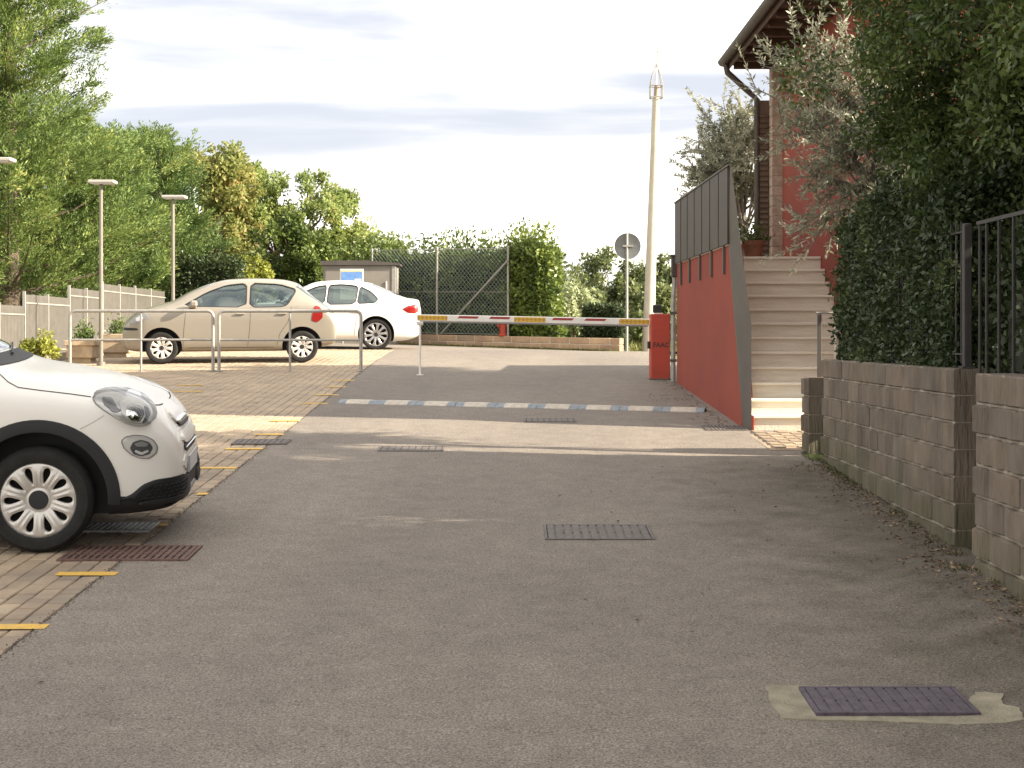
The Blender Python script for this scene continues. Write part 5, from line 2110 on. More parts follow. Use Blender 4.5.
put_wheels(car, (0, -2.81), 0.325, 0.785, wheel_parts(0.325, 0.22, 0.245, 10, (0.155, 0.070, 0.72), M_ALLOY, 0.02, 0.055), spin=0.15)
sd = car.side(1)
car.patch('tail_light', sd, [(-3.34, .86), (-3.45, .78), (-3.60, .765), (-3.67, .80), (-3.66, .92), (-3.58, .945), (-3.46, .925)], M_TAIL, 0.008, mirror=True)
for x_ in (-.70, -1.78):
    car.ribbon('door_gap', sd, [(x_ + 0.03, .26), (x_ + 0.02, .6), (x_, .90)], 0.007, M_SEAM, mirror=True)
car.ribbon('door_gap', sd, [(-2.60, .93), (-2.52, .80), (-2.40, .66), (-2.36, .30)], 0.007, M_SEAM, mirror=True)
car.ribbon('shoulder_crease', sd, [(-.3, .775), (-1.6, .80), (-2.6, .815), (-3.4, .83)], 0.010, mat('crease', (0.55, 0.53, 0.5), rough=.6), mirror=True)
car.ribbon('bumper_gap', sd, [(-3.24, .60), (-3.5, .62), (-3.68, .62)], 0.006, M_SEAM, mirror=True)
for x_ in (-1.58, -2.44):
    for s in (-1, 1):
        m_ = MB()
        p_ = car.hit(car.side(s), x_, 0.80, 0.018)
        m_.box((p_.x - 0.10, p_.y - 0.012, 0.79), (p_.x + 0.10, p_.y + 0.012, 0.812), 0.008)
        m_.build('door_handle', M_CWHITE2, car.root)
for s in (-1, 1):
    m_ = MB()
    m_.box((-1.08, s * 1.0 - 0.10, 0.93), (-0.96, s * 1.0 + 0.09, 1.05), 0.03)
    m_.build('mirror', M_CWHITE2, car.root)
car.patch('headlight', sd, [(.30, .74), (.50, .76), (.68, .70), (.66, .62), (.45, .64)], M_LENS, 0.006, mirror=True)
car.patch('rear_screen', car.front(-1), [(-.52, 1.12), (.52, 1.12), (.48, 1.36), (-.48, 1.36)], M_SCREEN, 0.005, rounding=2)
car.patch('windscreen', car.front(), [(-.56, 1.05), (.56, 1.05), (.49, 1.34), (0, 1.37), (-.49, 1.34)], M_SCREEN, 0.005, rounding=1)
car.patch('rear_plate', car.front(-1), [(-.26, .72), (.26, .72), (.26, .82), (-.26, .82)], MATS['plate_white'], 0.008, rounding=0)

# ------------------------------------------------------------------ plants
M_BARK = mat('bark', (0.10, 0.075, 0.055), rough=1.0, var=0.35, scale=10, bump=0.8, bump_scale=25)
M_BARKG = mat('grey_bark', (0.17, 0.15, 0.125), rough=1.0, var=0.3, scale=12, bump=0.8, bump_scale=25)


def branch_path(p0, p1, sag=0.15, n=5, jit=0.06):
    p0, p1 = Vector(p0), Vector(p1)
    L = (p1 - p0).length
    out = []
    for i in range(n + 1):
        t_ = i / n
        p = p0.lerp(p1, t_)
        p.z += sag * L * 4 * t_ * (1 - t_) * (0.5)
        if 0 < i < n:
            p += Vector((random.gauss(0, jit), random.gauss(0, jit), random.gauss(0, jit))) * L * 0.3
        out.append(p)
    return out


def clump_leaves(centers, radii, n_each, size, aspect, flat=0.6, droop=0.0, outward=None, shell=0.35):
    """leaves in soft balls round the given centres"""
    P, A, N_, S = [], [], [], []
    for c, r_, n in zip(centers, radii, n_each):
        d = rdir(n)
        rad = (shell + (1 - shell) * rng.random(n) ** 0.6) * np.asarray(r_).max()
        q = d * rad[:, None] * (np.asarray(r_) / np.asarray(r_).max() if hasattr(r_, '__len__') else 1.0)
        P.append(np.asarray(c) + q)
        ax = d * 0.7 + rdir(n) * 0.9
        ax[:, 2] -= droop
        A.append(ax)
        nn = rdir(n) * (1 - flat) + d * flat * 0.6 + np.array([0, 0, flat * 0.6])
        N_.append(nn)
        S.append(rng.uniform(0.7, 1.25, n) * size)
    return np.vstack(P), np.vstack(A), np.vstack(N_), np.concatenate(S)


def broad_tree(name, label, base, height, crown_c, crown_r, nclump, clump_r, leaves, size, material, bark, group=None, trunk_r=0.12, aspect=0.5,
               surf=0.55, cat='tree', lean=(0, 0), flat=0.55, sub=6, droop=0.0, lobes=None, solid_core=True):
    base = Vector(base)
    t = empty(name, base, label, cat, group)
    cc = Vector(crown_c) - base
    # clump centres near the crown surface, uneven
    cent = []
    tries = 0
    while len(cent) < nclump and tries < nclump * 30:
        tries += 1
        d = rdir(1)[0]
        s = (surf + (1 - surf) * random.random() ** 0.7)
        p = np.array(cc) + d * np.array(crown_r) * s
        if lobes is not None:
            l_ = lobes[len(cent) % len(lobes)]
            p = np.array(l_[0]) - np.array(base) + d * np.array(l_[1]) * s
        cent.append(p)
    radii = [clump_r * random.uniform(0.6, 1.3) for _ in cent]
    # limbs
    m_ = MB()
    top = Vector((lean[0], lean[1], 0)) + Vector((0, 0, cc.z * 0.55 + height * 0.1))
    tp = branch_path((0, 0, -0.1), top, 0, 5, 0.05)
    m_.tube(tp, [trunk_r * (1.25 if i == 0 else 1 - 0.09 * i) for i in range(len(tp))], 10)
    for i, c in enumerate(cent):
        if i % max(1, len(cent) // 26) == 0:
            s = tp[random.randint(2, len(tp) - 1)]
            bp_ = branch_path(s, Vector(c), 0.15, 5, 0.10)
            m_.tube(bp_, [trunk_r * 0.42 * (1 - 0.16 * k) + 0.004 for k in range(len(bp_))], 6)
    m_.build('trunk', bark, t, smooth_angle=60)
    n_each = [max(8, int(leaves / len(cent) * (r_ / clump_r) ** 2)) for r_ in radii]
    # split every clump into a few smaller tufts so the outline is uneven
    C2, R2, N2 = [], [], []
    for c, r_, n in zip(cent, radii, n_each):
        for k in range(sub):
            o_ = rdir(1)[0] * r_ * random.uniform(0.25, 1.0)
            C2.append(np.asarray(c) + o_); R2.append(r_ * random.uniform(0.28, 0.6)); N2.append(max(3, n // sub))
    P, A, N_, S = clump_leaves(C2, R2, N2, size, aspect, flat, droop)
    me = leaf_mesh('crown', P, A, N_, S, S * aspect, material, 0.12)
    obj_from_mesh('crown', me, t)
    return t


def conifer(name, label, base, height, rad_fn, nbr, leaves, material, group=None, size=0.2, tip_up=0.35, z0=0.3, lean=0.0, aspect=0.27, seed=1):
    """layered branches that sweep outward and up, each ending in feathery sprays"""
    r_ = random.Random(seed)
    base = Vector(base)
    t = empty(name, base, label, 'tree', group)
    m_ = MB()
    m_.tube([(0, 0, -0.2), (lean * 0.5, 0, height * 0.5), (lean, 0, height * 0.99)], [height * 0.026, height * 0.016, 0.015], 10)
    P, A, S = [], [], []
    wts = []
    brs = []
    for i in range(nbr):
        u = (i + r_.random()) / nbr
        h = z0 + (height - z0) * u ** 0.9
        L = rad_fn(h / height) * r_.uniform(0.62, 1.12)
        az = i * 2.39996 + r_.uniform(-0.5, 0.5)
        s = Vector((lean * h / height, 0, h))
        d = Vector((math.cos(az), math.sin(az), 0))
        e = s + d * L + Vector((0, 0, L * (tip_up + r_.uniform(-0.12, 0.25))))
        mid = s.lerp(e, 0.5) - Vector((0, 0, L * 0.10))
        brs.append((s, mid, e, L))
        wts.append(max(0.15, L))
        if i % 2 == 0:
            m_.tube([s, mid, e], [0.03 + L * 0.008, 0.02, 0.006], 5, cap=False)
    m_.build('trunk', M_BARK, t, smooth_angle=60)
    tot = sum(wts)
    for (s, mid, e, L), w in zip(brs, wts):
        n = int(leaves * w / tot)
        ns = max(4, int(L * 8) + 3)
        s_, m2, e_ = np.array(s), np.array(mid), np.array(e)
        dirv = (e_ - s_) / (np.linalg.norm(e_ - s_) + 1e-9)
        ts = np.sort(rng.random(ns) ** 0.6)
        ts[-1] = 0.97
        sb = ((1 - ts) ** 2)[:, None] * s_ + (2 * ts * (1 - ts))[:, None] * m2 + (ts ** 2)[:, None] * e_
        fd = dirv * 0.9 + rdir(ns) * np.array([0.8, 0.8, 0.45]) + np.array([0, 0, 0.18])
        fd /= np.linalg.norm(fd, axis=1, keepdims=True)
        lat = np.cross(fd, rdir(ns) * 0.5 + np.array([0, 0, 1.0]))
        lat /= (np.linalg.norm(lat, axis=1, keepdims=True) + 1e-9)
        ls = rng.uniform(0.30, 0.75, ns) * (0.6 + 0.4 * min(1.5, L)) * (1.15 - 0.4 * ts)
        k_ = rng.integers(0, ns, n)
        q = rng.random(n) ** 0.75
        sgn = rng.uniform(-1, 1, n)
        wdt = (0.10 + 0.42 * np.sin(np.pi * np.clip(0.12 + 0.85 * q, 0, 1))) * ls[k_]
        P.append(sb[k_] + fd[k_] * (q * ls[k_])[:, None] + lat[k_] * (sgn * wdt)[:, None] + rng.normal(0, 0.022, (n, 3)) - np.array([0, 0, 0.10]) * (np.abs(sgn) * wdt)[:, None])
        A.append(fd[k_] * 0.9 + lat[k_] * (sgn * 0.9)[:, None] + rng.normal(0, 0.25, (n, 3)) + np.array([0, 0, 0.1]))
        S.append(rng.uniform(0.6, 1.3, n) * size)
    P, A, S = np.vstack(P), np.vstack(A), np.concatenate(S)
    me = leaf_mesh('crown', P, A, rdir(len(P)) + np.array([0, 0, 0.7]), S, S * aspect, material, 0.1)
    obj_from_mesh('crown', me, t)
    return t


def hedge(name, label, poly_pts, z_fn0, z_fn1, leaves, size, material, core_mat, cat='hedge', group=None, aspect=0.5, rough=0.10, depth=0.25, tufts=0, top_tufts=0.25, parent=None):
    """clipped hedge over a plan polygon (counter-clockwise); leaves sit in a rough shell round a solid dark core added to block light"""
    poly = [Vector((p[0], p[1])) for p in poly_pts]
    c = sum(poly, Vector((0, 0))) / len(poly)
    zb_ = z_fn0(c.x, c.y)
    base = Vector((c.x, c.y, zb_))
    t = empty(name, base, label, cat, group)
    m_ = MB()
    ins = depth * 0.8
    cp = []
    for p in poly:
        d = (c - p)
        cp.append(p + d.normalized() * min(ins * 1.4, d.length * 0.5))
    k = len(cp)
    vs = [(p.x - c.x, p.y - c.y, z_fn0(p.x, p.y) - zb_) for p in cp] + [(p.x - c.x, p.y - c.y, z_fn1(p.x, p.y) - ins - zb_) for p in cp]
    m_.add(vs, [tuple(range(k))[::-1], tuple(range(k, 2 * k))] + [(i, (i + 1) % k, k + (i + 1) % k, k + i) for i in range(k)])
    m_.build('solid_core', core_mat, t)  # closed dark solid hidden in the leaves, added to stop light
    # surface areas
    faces = []
    for i in range(k):
        a, b_ = poly[i], poly[(i + 1) % k]
        h = z_fn1(a.x, a.y) - z_fn0(a.x, a.y)
        faces.append(((b_ - a).length * h, 'side', a, b_))
    area = 0
    for i in range(k):
        a, b_ = poly[i], poly[(i + 1) % k]
        area += (a.x * b_.y - b_.x * a.y) / 2
    faces.append((abs(area), 'top', None, None))
    tot = sum(f[0] for f in faces)
    P, A, N_ = [], [], []
    for (ar, kind, a, b_) in faces:
        n = int(leaves * ar / tot)
        if n == 0:
            continue
        if kind == 'side':
            u = rng.random(n); v = rng.random(n)
            x = a.x + (b_.x - a.x) * u; y = a.y + (b_.y - a.y) * u
            zb2 = np.array([z_fn0(xx, yy) for xx, yy in zip(x, y)]); zt2 = np.array([z_fn1(xx, yy) for xx, yy in zip(x, y)])
            z = zb2 + (zt2 - zb2) * v
            d2 = (b_ - a).normalized()
            nr = np.array([d2.y, -d2.x, 0.0])
        else:
            w_ = rng.random((n, k)) ** 1.0
            w_ = -np.log(w_ + 1e-9); w_ /= w_.sum(axis=1, keepdims=True)
            if k == 4:
                u = rng.random(n); v = rng.random(n)
                px_ = np.array([[p.x, p.y] for p in poly])
                q = (px_[0] * ((1 - u) * (1 - v))[:, None] + px_[1] * (u * (1 - v))[:, None] + px_[2] * (u * v)[:, None] + px_[3] * ((1 - u) * v)[:, None])
            else:
                q = w_ @ np.array([[p.x, p.y] for p in poly])
            x, y = q[:, 0], q[:, 1]
            z = np.array([z_fn1(xx, yy) for xx, yy in zip(x, y)])
            nr = np.array([0, 0, 1.0])
        pos = np.column_stack([x, y, z])
        # lumpy surface
        ph = np.sin(x * 5.1 + z * 3.7) * np.sin(y * 4.3 - z * 4.9 + 1.3) + 0.6 * np.sin(x * 11 + y * 9 + z * 12)
        dep = -rng.random(n) ** 1.5 * depth + ph * rough * 0.5 + rng.normal(0, rough * 0.35, n)
        if kind == 'top':
            dep += (rng.random(n) ** 6) * top_tufts
        pos = pos + nr * dep[:, None]
        P.append(pos - np.array(base)); 
        A.append(rdir(n) * 0.8 + nr * 0.5 + np.array([0, 0, 0.15]))
        N_.append(rdir(n) * 0.7 + nr * 0.7)
    P, A, N_ = np.vstack(P), np.vstack(A), np.vstack(N_)
    S = rng.uniform(0.65, 1.3, len(P)) * size
    me = leaf_mesh('foliage', P, A, N_, S, S * aspect, material, 0.12)
    obj_from_mesh('foliage', me, t)
    return t


L_CON = leaf_mat('conifer_scale', (0.045, 0.09, 0.026), (0.22, 0.30, 0.078), (0.44, 0.42, 0.13), trans=0.27, clump=1.1)
L_CON2 = leaf_mat('conifer_scale_deep', (0.045, 0.09, 0.03), (0.20, 0.28, 0.08), (0.40, 0.40, 0.13), trans=0.27, clump=1.2)
L_AUT = leaf_mat('autumn_leaf', (0.16, 0.21, 0.06), (0.38, 0.36, 0.12), (0.56, 0.27, 0.15), trans=0.42, clump=0.8)
L_DEC = leaf_mat('broad_leaf', (0.14, 0.20, 0.06), (0.34, 0.39, 0.12), (0.52, 0.38, 0.17), trans=0.42, clump=0.7)
L_HEDGE = leaf_mat('laurel_leaf', (0.04, 0.07, 0.02), (0.16, 0.21, 0.05), (0.34, 0.39, 0.09), trans=0.3, rough=0.4, clump=1.4)
L_HEDGE_LIT = leaf_mat('laurel_leaf_lit', (0.05, 0.085, 0.022), (0.22, 0.28, 0.06), (0.42, 0.46, 0.11), trans=0.3, rough=0.4, clump=1.4)  # brighter copy of the laurel leaf, sunlight put into its colour
L_DARK = leaf_mat('dark_hedge_leaf', (0.02, 0.036, 0.014), (0.065, 0.09, 0.033), (0.13, 0.155, 0.06), trans=0.22, rough=0.4, clump=2.2)
L_YEL = leaf_mat('yellow_bush_leaf', (0.20, 0.23, 0.045), (0.40, 0.41, 0.08), None, trans=0.3)
L_OLIVE = leaf_mat('olive_leaf', (0.16, 0.175, 0.115), (0.44, 0.44, 0.32), (0.66, 0.64, 0.51), trans=0.3, rough=0.45, clump=1.6)
L_TREE = leaf_mat('garden_tree_leaf', (0.03, 0.052, 0.016), (0.115, 0.16, 0.042), (0.22, 0.26, 0.08), trans=0.35, rough=0.4, clump=1.3)
L_FAR = leaf_mat('far_leaf', (0.10, 0.125, 0.05), (0.23, 0.26, 0.105), None, trans=0.3, clump=0.25)
L_PALE = leaf_mat('pale_leaf', (0.26, 0.30, 0.16), (0.50, 0.54, 0.32), None, trans=0.3, clump=0.8)
M_CORE = mat('light_block_core', (0.022, 0.026, 0.013), rough=1.0)
gz_ = lambda x, y: ground(x, y)

# conifers on the left
def gbase(px, y):
    x = wx(px, y)
    return (x, y, ground(x, y))


grpC = 'conifers behind the grey fence'
conifer('cypress_tree', 'largest feathery conifer rising above the grey fence and white car', gbase(8, 33), 11.0, lambda u: 3.7 * (1 - u) ** 0.5 * (0.78 + 0.22 * math.sin(11 * u)) + 0.15, 210, 280000, L_CON, grpC, size=0.085, tip_up=0.5, seed=4)
conifer('cypress_tree', 'feathery conifer beside the largest one, behind the nearer lamp posts', gbase(118, 37.5), 5.0, lambda u: 1.7 * (1 - u) ** 0.6 + 0.08, 110, 95000, L_CON2, grpC, size=0.085, tip_up=0.55, seed=9)
conifer('cypress_tree', 'pointed conifer between the lamp posts and the orange-tinted tree', gbase(156, 38.5), 5.2, lambda u: 1.7 * (1 - u) ** 0.65 + 0.08, 110, 95000, L_CON2, grpC, size=0.085, tip_up=0.65, seed=12)
conifer('cypress_tree', 'low spreading conifer at the foot of the largest one', gbase(70, 35.5), 5.0, lambda u: 2.2 * (1 - u) ** 0.5 + 0.1, 100, 95000, L_CON, grpC, size=0.085, tip_up=0.5, seed=21)
conifer('cypress_tree', 'tall conifer leaning past the frame beside the largest conifer', gbase(-95, 31), 10.5, lambda u: 2.6 * (1 - u) ** 0.6 + 0.1, 90, 45000, L_CON, grpC, size=0.12, tip_up=0.5, seed=31)
broad_tree('autumn_tree', 'orange-tinted tree with turning leaves behind the conifers', gbase(208, 42), 7.2, at(205, 215, 42), (1.35, 1.35, 2.35), 46, 0.55, 26000, 0.15, L_AUT, M_BARK, trunk_r=0.12)
broad_tree('garden_tree', 'airy broadleaf tree with forked crown above the service cabinet', gbase(292, 44), 6.0, at(292, 225, 44), (2.0, 1.5, 2.1), 84, 0.34, 26000, 0.13, L_DEC, M_BARK, trunk_r=0.13,
           lobes=[(at(258, 200, 44), (0.9, 1.4, 1.15)), (at(320, 212, 44), (1.15, 1.4, 1.2)), (at(285, 250, 44), (1.7, 1.5, 0.95)), (at(232, 235, 44), (0.7, 1.4, 1.2))])
broad_tree('garden_tree', 'small rounded tree left of the tall hedge, above the cabinet', gbase(365, 46), 4.2, at(362, 258, 46), (1.5, 1.2, 0.9), 26, 0.42, 9000, 0.14, L_DEC, M_BARK, trunk_r=0.08)
broad_tree('laurel_bush', 'dense glossy laurel bush behind the beige hatchback roof', gbase(298, 40.5), 3.0, at(298, 262, 40.5), (1.0, 0.8, 1.1), 30, 0.42, 15000, 0.13, L_HEDGE, M_BARK, trunk_r=0.06, cat='bush', surf=0.35)
broad_tree('yellow_bush', 'bright yellow-green bush behind the beige hatchback', gbase(248, 38.5), 1.9, at(247, 276, 38.5), (0.62, 0.5, 0.4), 16, 0.24, 6000, 0.10, L_YEL, M_BARK, trunk_r=0.04, cat='bush', surf=0.3)
y = 37.0
hedge('clipped_hedge', 'dark clipped hedge behind the beige hatchback windscreen', [(wx(172, y), y), (wx(238, y), y), (wx(238, y), y + 1.0), (wx(172, y), y + 1.0)], gz_, lambda x, yy: EYE + (HOR - 259) * 37 / F, 9000, 0.10, L_DARK, M_CORE, depth=0.3)
broad_tree('fence_shrub', 'light green weedy shrub at the foot of the grey fence', gbase(35, 25.0), 0.6, at(35, 348, 25.0), (0.34, 0.25, 0.16), 12, 0.12, 1600, 0.07, L_YEL, M_BARK, trunk_r=0.015, cat='bush', surf=0.2)

# tall hedge behind the chain link fence
ph = [lw_pt(295, 0.55), lw_pt(499, 0.5), lw_pt(480, 1.9), lw_pt(280, 1.9)]
zt_h = lambda x, yy: EYE + (HOR - 258) * 39.5 / F + 0.05 * math.sin(x * 3.1)
hedge('tall_hedge', 'long tall laurel hedge behind the chain link fence', [(p.x, p.y) for p in ph], gz_, zt_h, 60000, 0.13, L_HEDGE, M_CORE, depth=0.35, rough=0.16, top_tufts=0.75)
ph = [lw_pt(503, 0.16), lw_pt(540, 0.16), lw_pt(530, 1.5), lw_pt(486, 1.5)]
zt_h2 = lambda x, yy: EYE + (HOR - 250) * 38.3 / F + 0.05 * math.sin(x * 4.1)
hedge('tall_hedge', 'broad block of laurel hedge with a sunlit end beside the fence brace', [(p.x, p.y) for p in ph], gz_, zt_h2, 30000, 0.12, L_HEDGE_LIT, M_CORE, depth=0.32, rough=0.16, top_tufts=0.7)
ph = [lw_pt(578, 0.25), lw_pt(616, 0.25), lw_pt(600, 1.2), lw_pt(564, 1.2)]
hedge('low_hedge', 'low dark clipped hedge behind the block wall near the road sign', [(p.x, p.y) for p in ph], gz_, lambda x, yy: EYE + (HOR - 307.5) * 36.8 / F, 9000, 0.10, L_DARK, M_CORE, depth=0.22, rough=0.06, top_tufts=0.1)
broad_tree('pale_shrub', 'pale feathery shrub between the tall hedge and the low hedge', gbase(575, 42), 2.0, at(574, 306, 42), (0.6, 0.6, 0.75), 20, 0.28, 7000, 0.11, L_PALE, M_BARK, trunk_r=0.03, cat='bush', surf=0.3)
# weeds along the low wall and street edge
P, A = [], []
for i in range(2200):
    k_ = rng.random()
    px = 400 + 280 * k_
    q = lw_pt(min(px, 620), -0.14) if px < 622 else Vector((wx(px, 37.5 + rng.random()), 37.5 + rng.random() * 1.5, 0))
    P.append((q.x + rng.normal(0, 0.04), q.y - rng.random() * 0.12, ground(q.x, q.y) - 0.01)); A.append((rng.normal(0, 0.4), rng.normal(0, 0.4), 1))
P, A = np.array(P), np.array(A)
S = rng.uniform(0.06, 0.2, len(P)) * np.where(P[:, 0] > wx(622, 37), 1.8, 0.45)
o = obj_from_mesh('wall_weeds', leaf_mesh('wall_weeds', P, A, rdir(len(P)), S, 0.02, leaf_mat('weed', (0.08, 0.10, 0.02), (0.24, 0.24, 0.07))))
tag(o, 'thin weeds and grass along the foot of the low block wall', 'grass', kind='stuff')

# far trees beyond the street, to the right
far = [(560, 96, 271, 34, 0), (600, 110, 262, 40, 1), (640, 98, 268, 36, 2), (672, 90, 262, 30, 3), (705, 104, 256, 44, 4), (585, 80, 292, 24, 5), (655, 78, 290, 30, 6), (618, 84, 285, 24, 7)]
names_ = ['olive-green far tree left of the round sign', 'far tree right behind the round sign', 'far tree just left of the antenna mast', 'far tree between mast and red wall',
          'far tree mostly hidden by the red wall', 'lower far tree above the pale shrub', 'lower far tree at the foot of the antenna mast', 'lower far tree above the low hedge']
for (px, y, pt, wpx, i) in far:
    zt = EYE + (HOR - pt) * y / F
    x = wx(px, y)
    zg = ground(x, y)
    w = wpx * y / F
    broad_tree('far_tree', names_[i], (x, y, zg), zt - zg, (x, y, (zt * 0.55 + zg * 0.45)), (w, w * 0.8, (zt - zg) * 0.5), 44, w * 0.33, 17000, 0.3, L_FAR, M_BARK, 'far trees beyond the street', trunk_r=0.2, surf=0.4)
# wooded slope that closes the view low down
for i, (px, y) in enumerate([(-260, 60), (-160, 55), (20, 60), (150, 58), (330, 62), (450, 66), (520, 70), (760, 70), (850, 66)]):
    x = wx(px, y); zg = ground(x, y)
    zt = EYE + (HOR - (262 if px > 300 else 235)) * y / F
    broad_tree('far_tree', ['far tree behind the conifers, out past the left fence', 'second far tree behind the conifers', 'far tree seen between conifer trunks', 'far tree behind the pointed conifer', 'far tree behind the service cabinet',
                            'far tree behind the long tall hedge', 'far tree behind the hedge block', 'far tree behind the red house', 'second far tree behind the red house'][i], (x, y, zg), zt - zg, (x, y, (zt + zg) / 2), (3.2, 2.4, (zt - zg) * 0.5), 26, 1.1, 7000, 0.3, L_FAR, M_BARK,
               'far trees beyond the street', trunk_r=0.18, surf=0.4)


# ---- right side: hedge on the wall, olives, garden trees
hedge('wall_hedge', 'dense dark green hedge growing through the railing on the block wall', [(2.96, 10.15), (3.8, 10.15), (3.8, 13.62), (2.96, 13.62)], lambda x, y: 1.66,
      lambda x, y: 2.98 + 0.08 * math.sin(y * 2.2) + 0.12 * smooth((x - 3.0) / 0.5), 75000, 0.048, L_DARK, M_CORE, depth=0.20, rough=0.09, top_tufts=0.18, aspect=0.55)
hedge('wall_hedge', 'dark leafy shrub behind the iron gate in the wall gap', [(3.16, 3.2), (4.1, 3.2), (4.1, 9.95), (3.16, 9.95)], lambda x, y: 0.9,
      lambda x, y: 2.55 + 0.1 * math.sin(y * 3), 60000, 0.06, L_DARK, M_CORE, depth=0.25, rough=0.12, top_tufts=0.3, aspect=0.55)


def olive(name, label, base, height, centre, rad, nbranch, leaves, seed, rb=0.07, extra=()):
    """willowy olive: many thin shoots lined with narrow leaves"""
    r_ = random.Random(seed)
    base = Vector(base)
    t = empty(name, base, label, 'tree', 'olive trees by the stairs')
    c = Vector(centre) - base
    m_ = MB()
    tp = [Vector((0, 0, -0.1)), Vector((0.05, 0.02, c.z * 0.3)), Vector((c.x * 0.3, c.y * 0.3, c.z * 0.62)), Vector((c.x * 0.7, c.y * 0.7, c.z * 0.9))]
    m_.tube(tp, [rb, rb * 0.85, rb * 0.7, rb * 0.4], 9)
    P, A, N_ = [], [], []
    ends = []
    for i in range(nbranch):
        d = Vector((r_.gauss(0, 1), r_.gauss(0, 1), r_.gauss(0, 1))).normalized()
        s = 0.55 + 0.45 * r_.random()
        ends.append(c + Vector((d.x * rad[0], d.y * rad[1], d.z * rad[2])) * s)
    ends += [Vector(e) - base for e in extra]
    per = leaves // len(ends)
    for e in ends:
        s = tp[r_.randint(1, 3)].lerp(tp[3], r_.random() * 0.7)
        mid = s.lerp(e, 0.55) + Vector((0, 0, 0.12 + 0.1 * r_.random()))
        m_.tube([s, mid, e], [rb * 0.28, rb * 0.14, 0.004], 5, cap=False)
        # shoots off this branch
        nsh = 9
        for k in range(nsh):
            u = 0.35 + 0.65 * (k + r_.random()) / nsh
            a = s.lerp(mid, u * 2) if u < 0.5 else mid.lerp(e, u * 2 - 1)
            dd = ((e - s).normalized() * 0.7 + Vector((r_.gauss(0, .6), r_.gauss(0, .6), r_.gauss(0.15, .5)))).normalized()
            L = r_.uniform(0.22, 0.55)
            n = max(6, per // nsh)
            tt = rng.random(n)
            pos = np.array(a) + np.outer(tt, np.array(dd) * L) + np.outer(tt ** 2, np.array([0, 0, -0.10 * L]))
            P.append(pos)
            A.append(np.array(dd) * 0.8 + rdir(n) * 0.85)
            N_.append(rdir(n))
            m_.tube([a, a + dd * L], [0.006, 0.002], 3, cap=False)
    m_.build('trunk', M_BARKG, t, smooth_angle=60)
    P, A, N_ = np.vstack(P), np.vstack(A), np.vstack(N_)
    S = rng.uniform(0.045, 0.085, len(P))
    obj_from_mesh('crown', leaf_mesh('crown', P, A, N_, S, S * 0.27, L_OLIVE, 0.05), t)
    return t


olive('olive_tree', 'grey-green olive tree behind the zinc screen', (3.62, 23.6, ztop), 3, at(742, 170, 23.6), (0.95, 0.9, 1.0), 70, 42000, 5, 0.08,
      extra=[at(690, 150, 23.6), at(700, 110, 23.6), at(722, 95, 23.6), at(700, 185, 23.6)])
olive('olive_tree', 'silvery olive tree reaching over the top of the stairs', (3.75, 13.95, 1.5), 3.5, at(862, 120, 14.4), (0.75, 0.7, 1.15), 52, 18000, 8, 0.07,
      extra=[at(760, 65, 14.6), at(790, 40, 14.6), at(750, 85, 14.6), at(775, 120, 14.7), at(800, 90, 14.6), at(812, 25, 14.5), at(840, 15, 14.5), at(790, 235, 14.6), at(805, 255, 14.6), at(822, 215, 14.6), at(810, 180, 14.6), at(830, 240, 14.6), at(785, 150, 14.7)])


# big garden tree over the hedge
broad_tree('garden_tree', 'large dark leafy tree overhanging the hedge wall', (3.9, 11.2, 1.6), 5.0, (3.72, 11.2, 4.3), (1.15, 1.5, 1.7), 80, 0.45, 110000, 0.052, L_TREE, M_BARK, trunk_r=0.10, surf=0.35, droop=0.25, aspect=0.45, sub=7)
grpR = 'garden trees behind the block walls'
for i, (x, y, zc, rr, lab) in enumerate([(5.6, 11.6, 4.9, (1.5, 1.6, 2.6), 'dense garden tree behind the overhanging one'), (3.75, 8.5, 4.7, (1.2, 1.5, 2.0), 'dark garden tree above the iron gate'),
                                         (5.6, 8.6, 4.9, (1.6, 1.8, 2.7), 'garden tree set back behind the gate'), (3.75, 5.9, 4.6, (1.45, 1.6, 2.1), 'garden tree behind the forward wall segment'),
                                         (4.1, 3.6, 4.7, (1.6, 1.8, 2.4), 'garden tree at the bottom end of the forward wall'), (6.6, 6.4, 5.2, (1.8, 2.0, 3.0), 'tall garden tree deep in the plot'),
                                         (4.9, 4.7, 3.9, (1.2, 1.4, 2.0), 'lower garden tree filling the plot behind the forward wall')]):
    broad_tree('garden_tree', lab, (x, y, 1.55), 5.0, (x, y, zc), rr, 50, 0.6, (95000 if i == 1 else 60000), (0.055 if i == 1 else 0.08), L_TREE, M_BARK, grpR, trunk_r=0.11, surf=0.3, droop=0.2, aspect=0.5, sub=6)
# lower garden trees that keep the lane in shade
for i, (x, y, lab) in enumerate([(5.2, 1.2, 'garden tree at the lane mouth'), (5.4, -1.8, 'garden tree beside the lane behind the viewpoint'), (5.2, -5.0, 'last garden tree down the lane')]):
    broad_tree('garden_tree', lab, (x, y, ground(x, y)), 6.5, (x, y, 3.9), (1.9, 2.0, 3.3), 46, 0.8, 30000, 0.19, L_TREE, M_BARK, grpR, trunk_r=0.13, surf=0.3, sub=6)

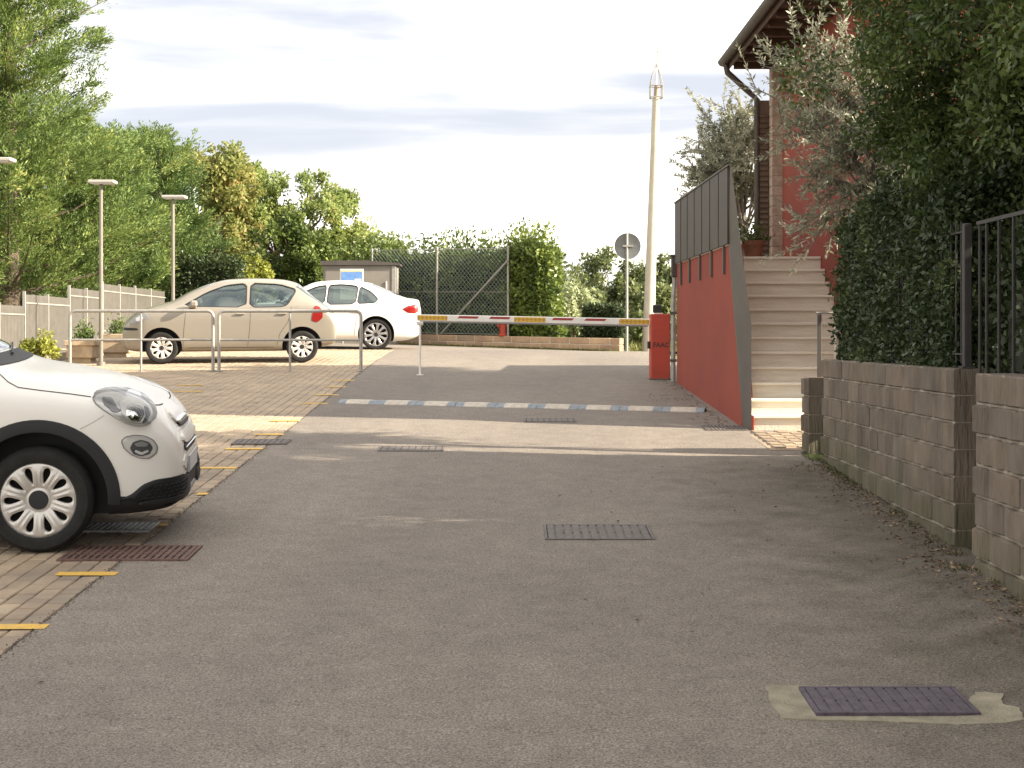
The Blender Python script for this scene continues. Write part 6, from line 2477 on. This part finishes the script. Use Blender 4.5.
# ------------------------------------------------------------------ litter
L_LITTER = leaf_mat('dry_leaf', (0.08, 0.05, 0.03), (0.27, 0.17, 0.09), (0.4, 0.34, 0.22), trans=0.1, clump=6)
P, N_ = [], []
rl = random.Random(11)
for i in range(1500):
    y = rl.uniform(7.0, 13.6)
    face = 2.86 if y > 9.4 else 2.64
    x = face - abs(rl.gauss(0, 0.16)) - 0.01
    if rl.random() < 0.06:
        x = face - rl.random() ** 2 * 2.4
    P.append((x, y, ground(x, y) + 0.004))
for i in range(420):
    y = rl.uniform(16.6, 22.6)
    x = 2.45 - abs(rl.gauss(0, 0.13)) - 0.02
    P.append((x, y, ground(x, y) + 0.004))
for i in range(60):
    y = rl.gauss(19.8, 0.35); x = 2.05 + rl.gauss(0, 0.16)
    P.append((x, y, ground(x, y) + 0.006))
for i in range(30):
    y = rl.uniform(6, 16); x = rl.uniform(-2.2, 2.6)
    P.append((x, y, ground(x, y) + 0.004))
P = np.array(P)
n = len(P)
A = rdir(n); A[:, 2] *= 0.25
N_ = rdir(n) * 0.5 + np.array([0, 0, 1.0])
S = rng.uniform(0.012, 0.038, n)
o = obj_from_mesh('leaf_litter', leaf_mesh('leaf_litter', P, A, N_, S, S * 0.5, L_LITTER, 0.3))
tag(o, 'dry brown leaves scattered along the foot of the right-hand walls', 'leaves', kind='stuff')
# grass and moss along the wall foot
P, A = [], []
for i in range(1500):
    y = rl.uniform(7.4, 14.4)
    if math.sin(y * 5.3) + math.sin(y * 13.1 + 2) < 0.15 and y < 12.4:
        continue
    if rl.random() < 0.4:
        y = rl.uniform(12.2, 14.2)
    face = 2.865 if y > 9.3 else 2.65
    x = face - abs(rl.gauss(0, 0.06))
    P.append((x, y, ground(x, y) - 0.002)); A.append((rl.gauss(-0.3, 0.5), rl.gauss(0, 0.5), 1))
P, A = np.array(P), np.array(A)
S = rng.uniform(0.012, 0.04, len(P))
o = obj_from_mesh('wall_grass', leaf_mesh('wall_grass', P, A, rdir(len(P)), S, 0.009, leaf_mat('moss_grass', (0.05, 0.055, 0.02), (0.11, 0.115, 0.04), None)))
tag(o, 'short grass and moss at the foot of the block walls', 'grass', kind='stuff')
# low moss bank between pier and wall
m_ = MB()
vs = []
for i in range(9):
    for j in range(5):
        x = 2.74 + 0.2 * j / 4; y = 13.86 + 0.3 * i / 8
        vs.append((x, y, ground(x, y) + 0.03 * math.sin(math.pi * i / 8) * math.sin(math.pi * (j + .5) / 5) + 0.004))
m_.add(vs, [(i * 5 + j, i * 5 + j + 1, (i + 1) * 5 + j + 1, (i + 1) * 5 + j) for i in range(8) for j in range(4)])
o = m_.build('moss_patch', M_MOSS, fix=False)
tag(o, 'green moss cushion between the block wall and the short pier', 'moss', kind='stuff')
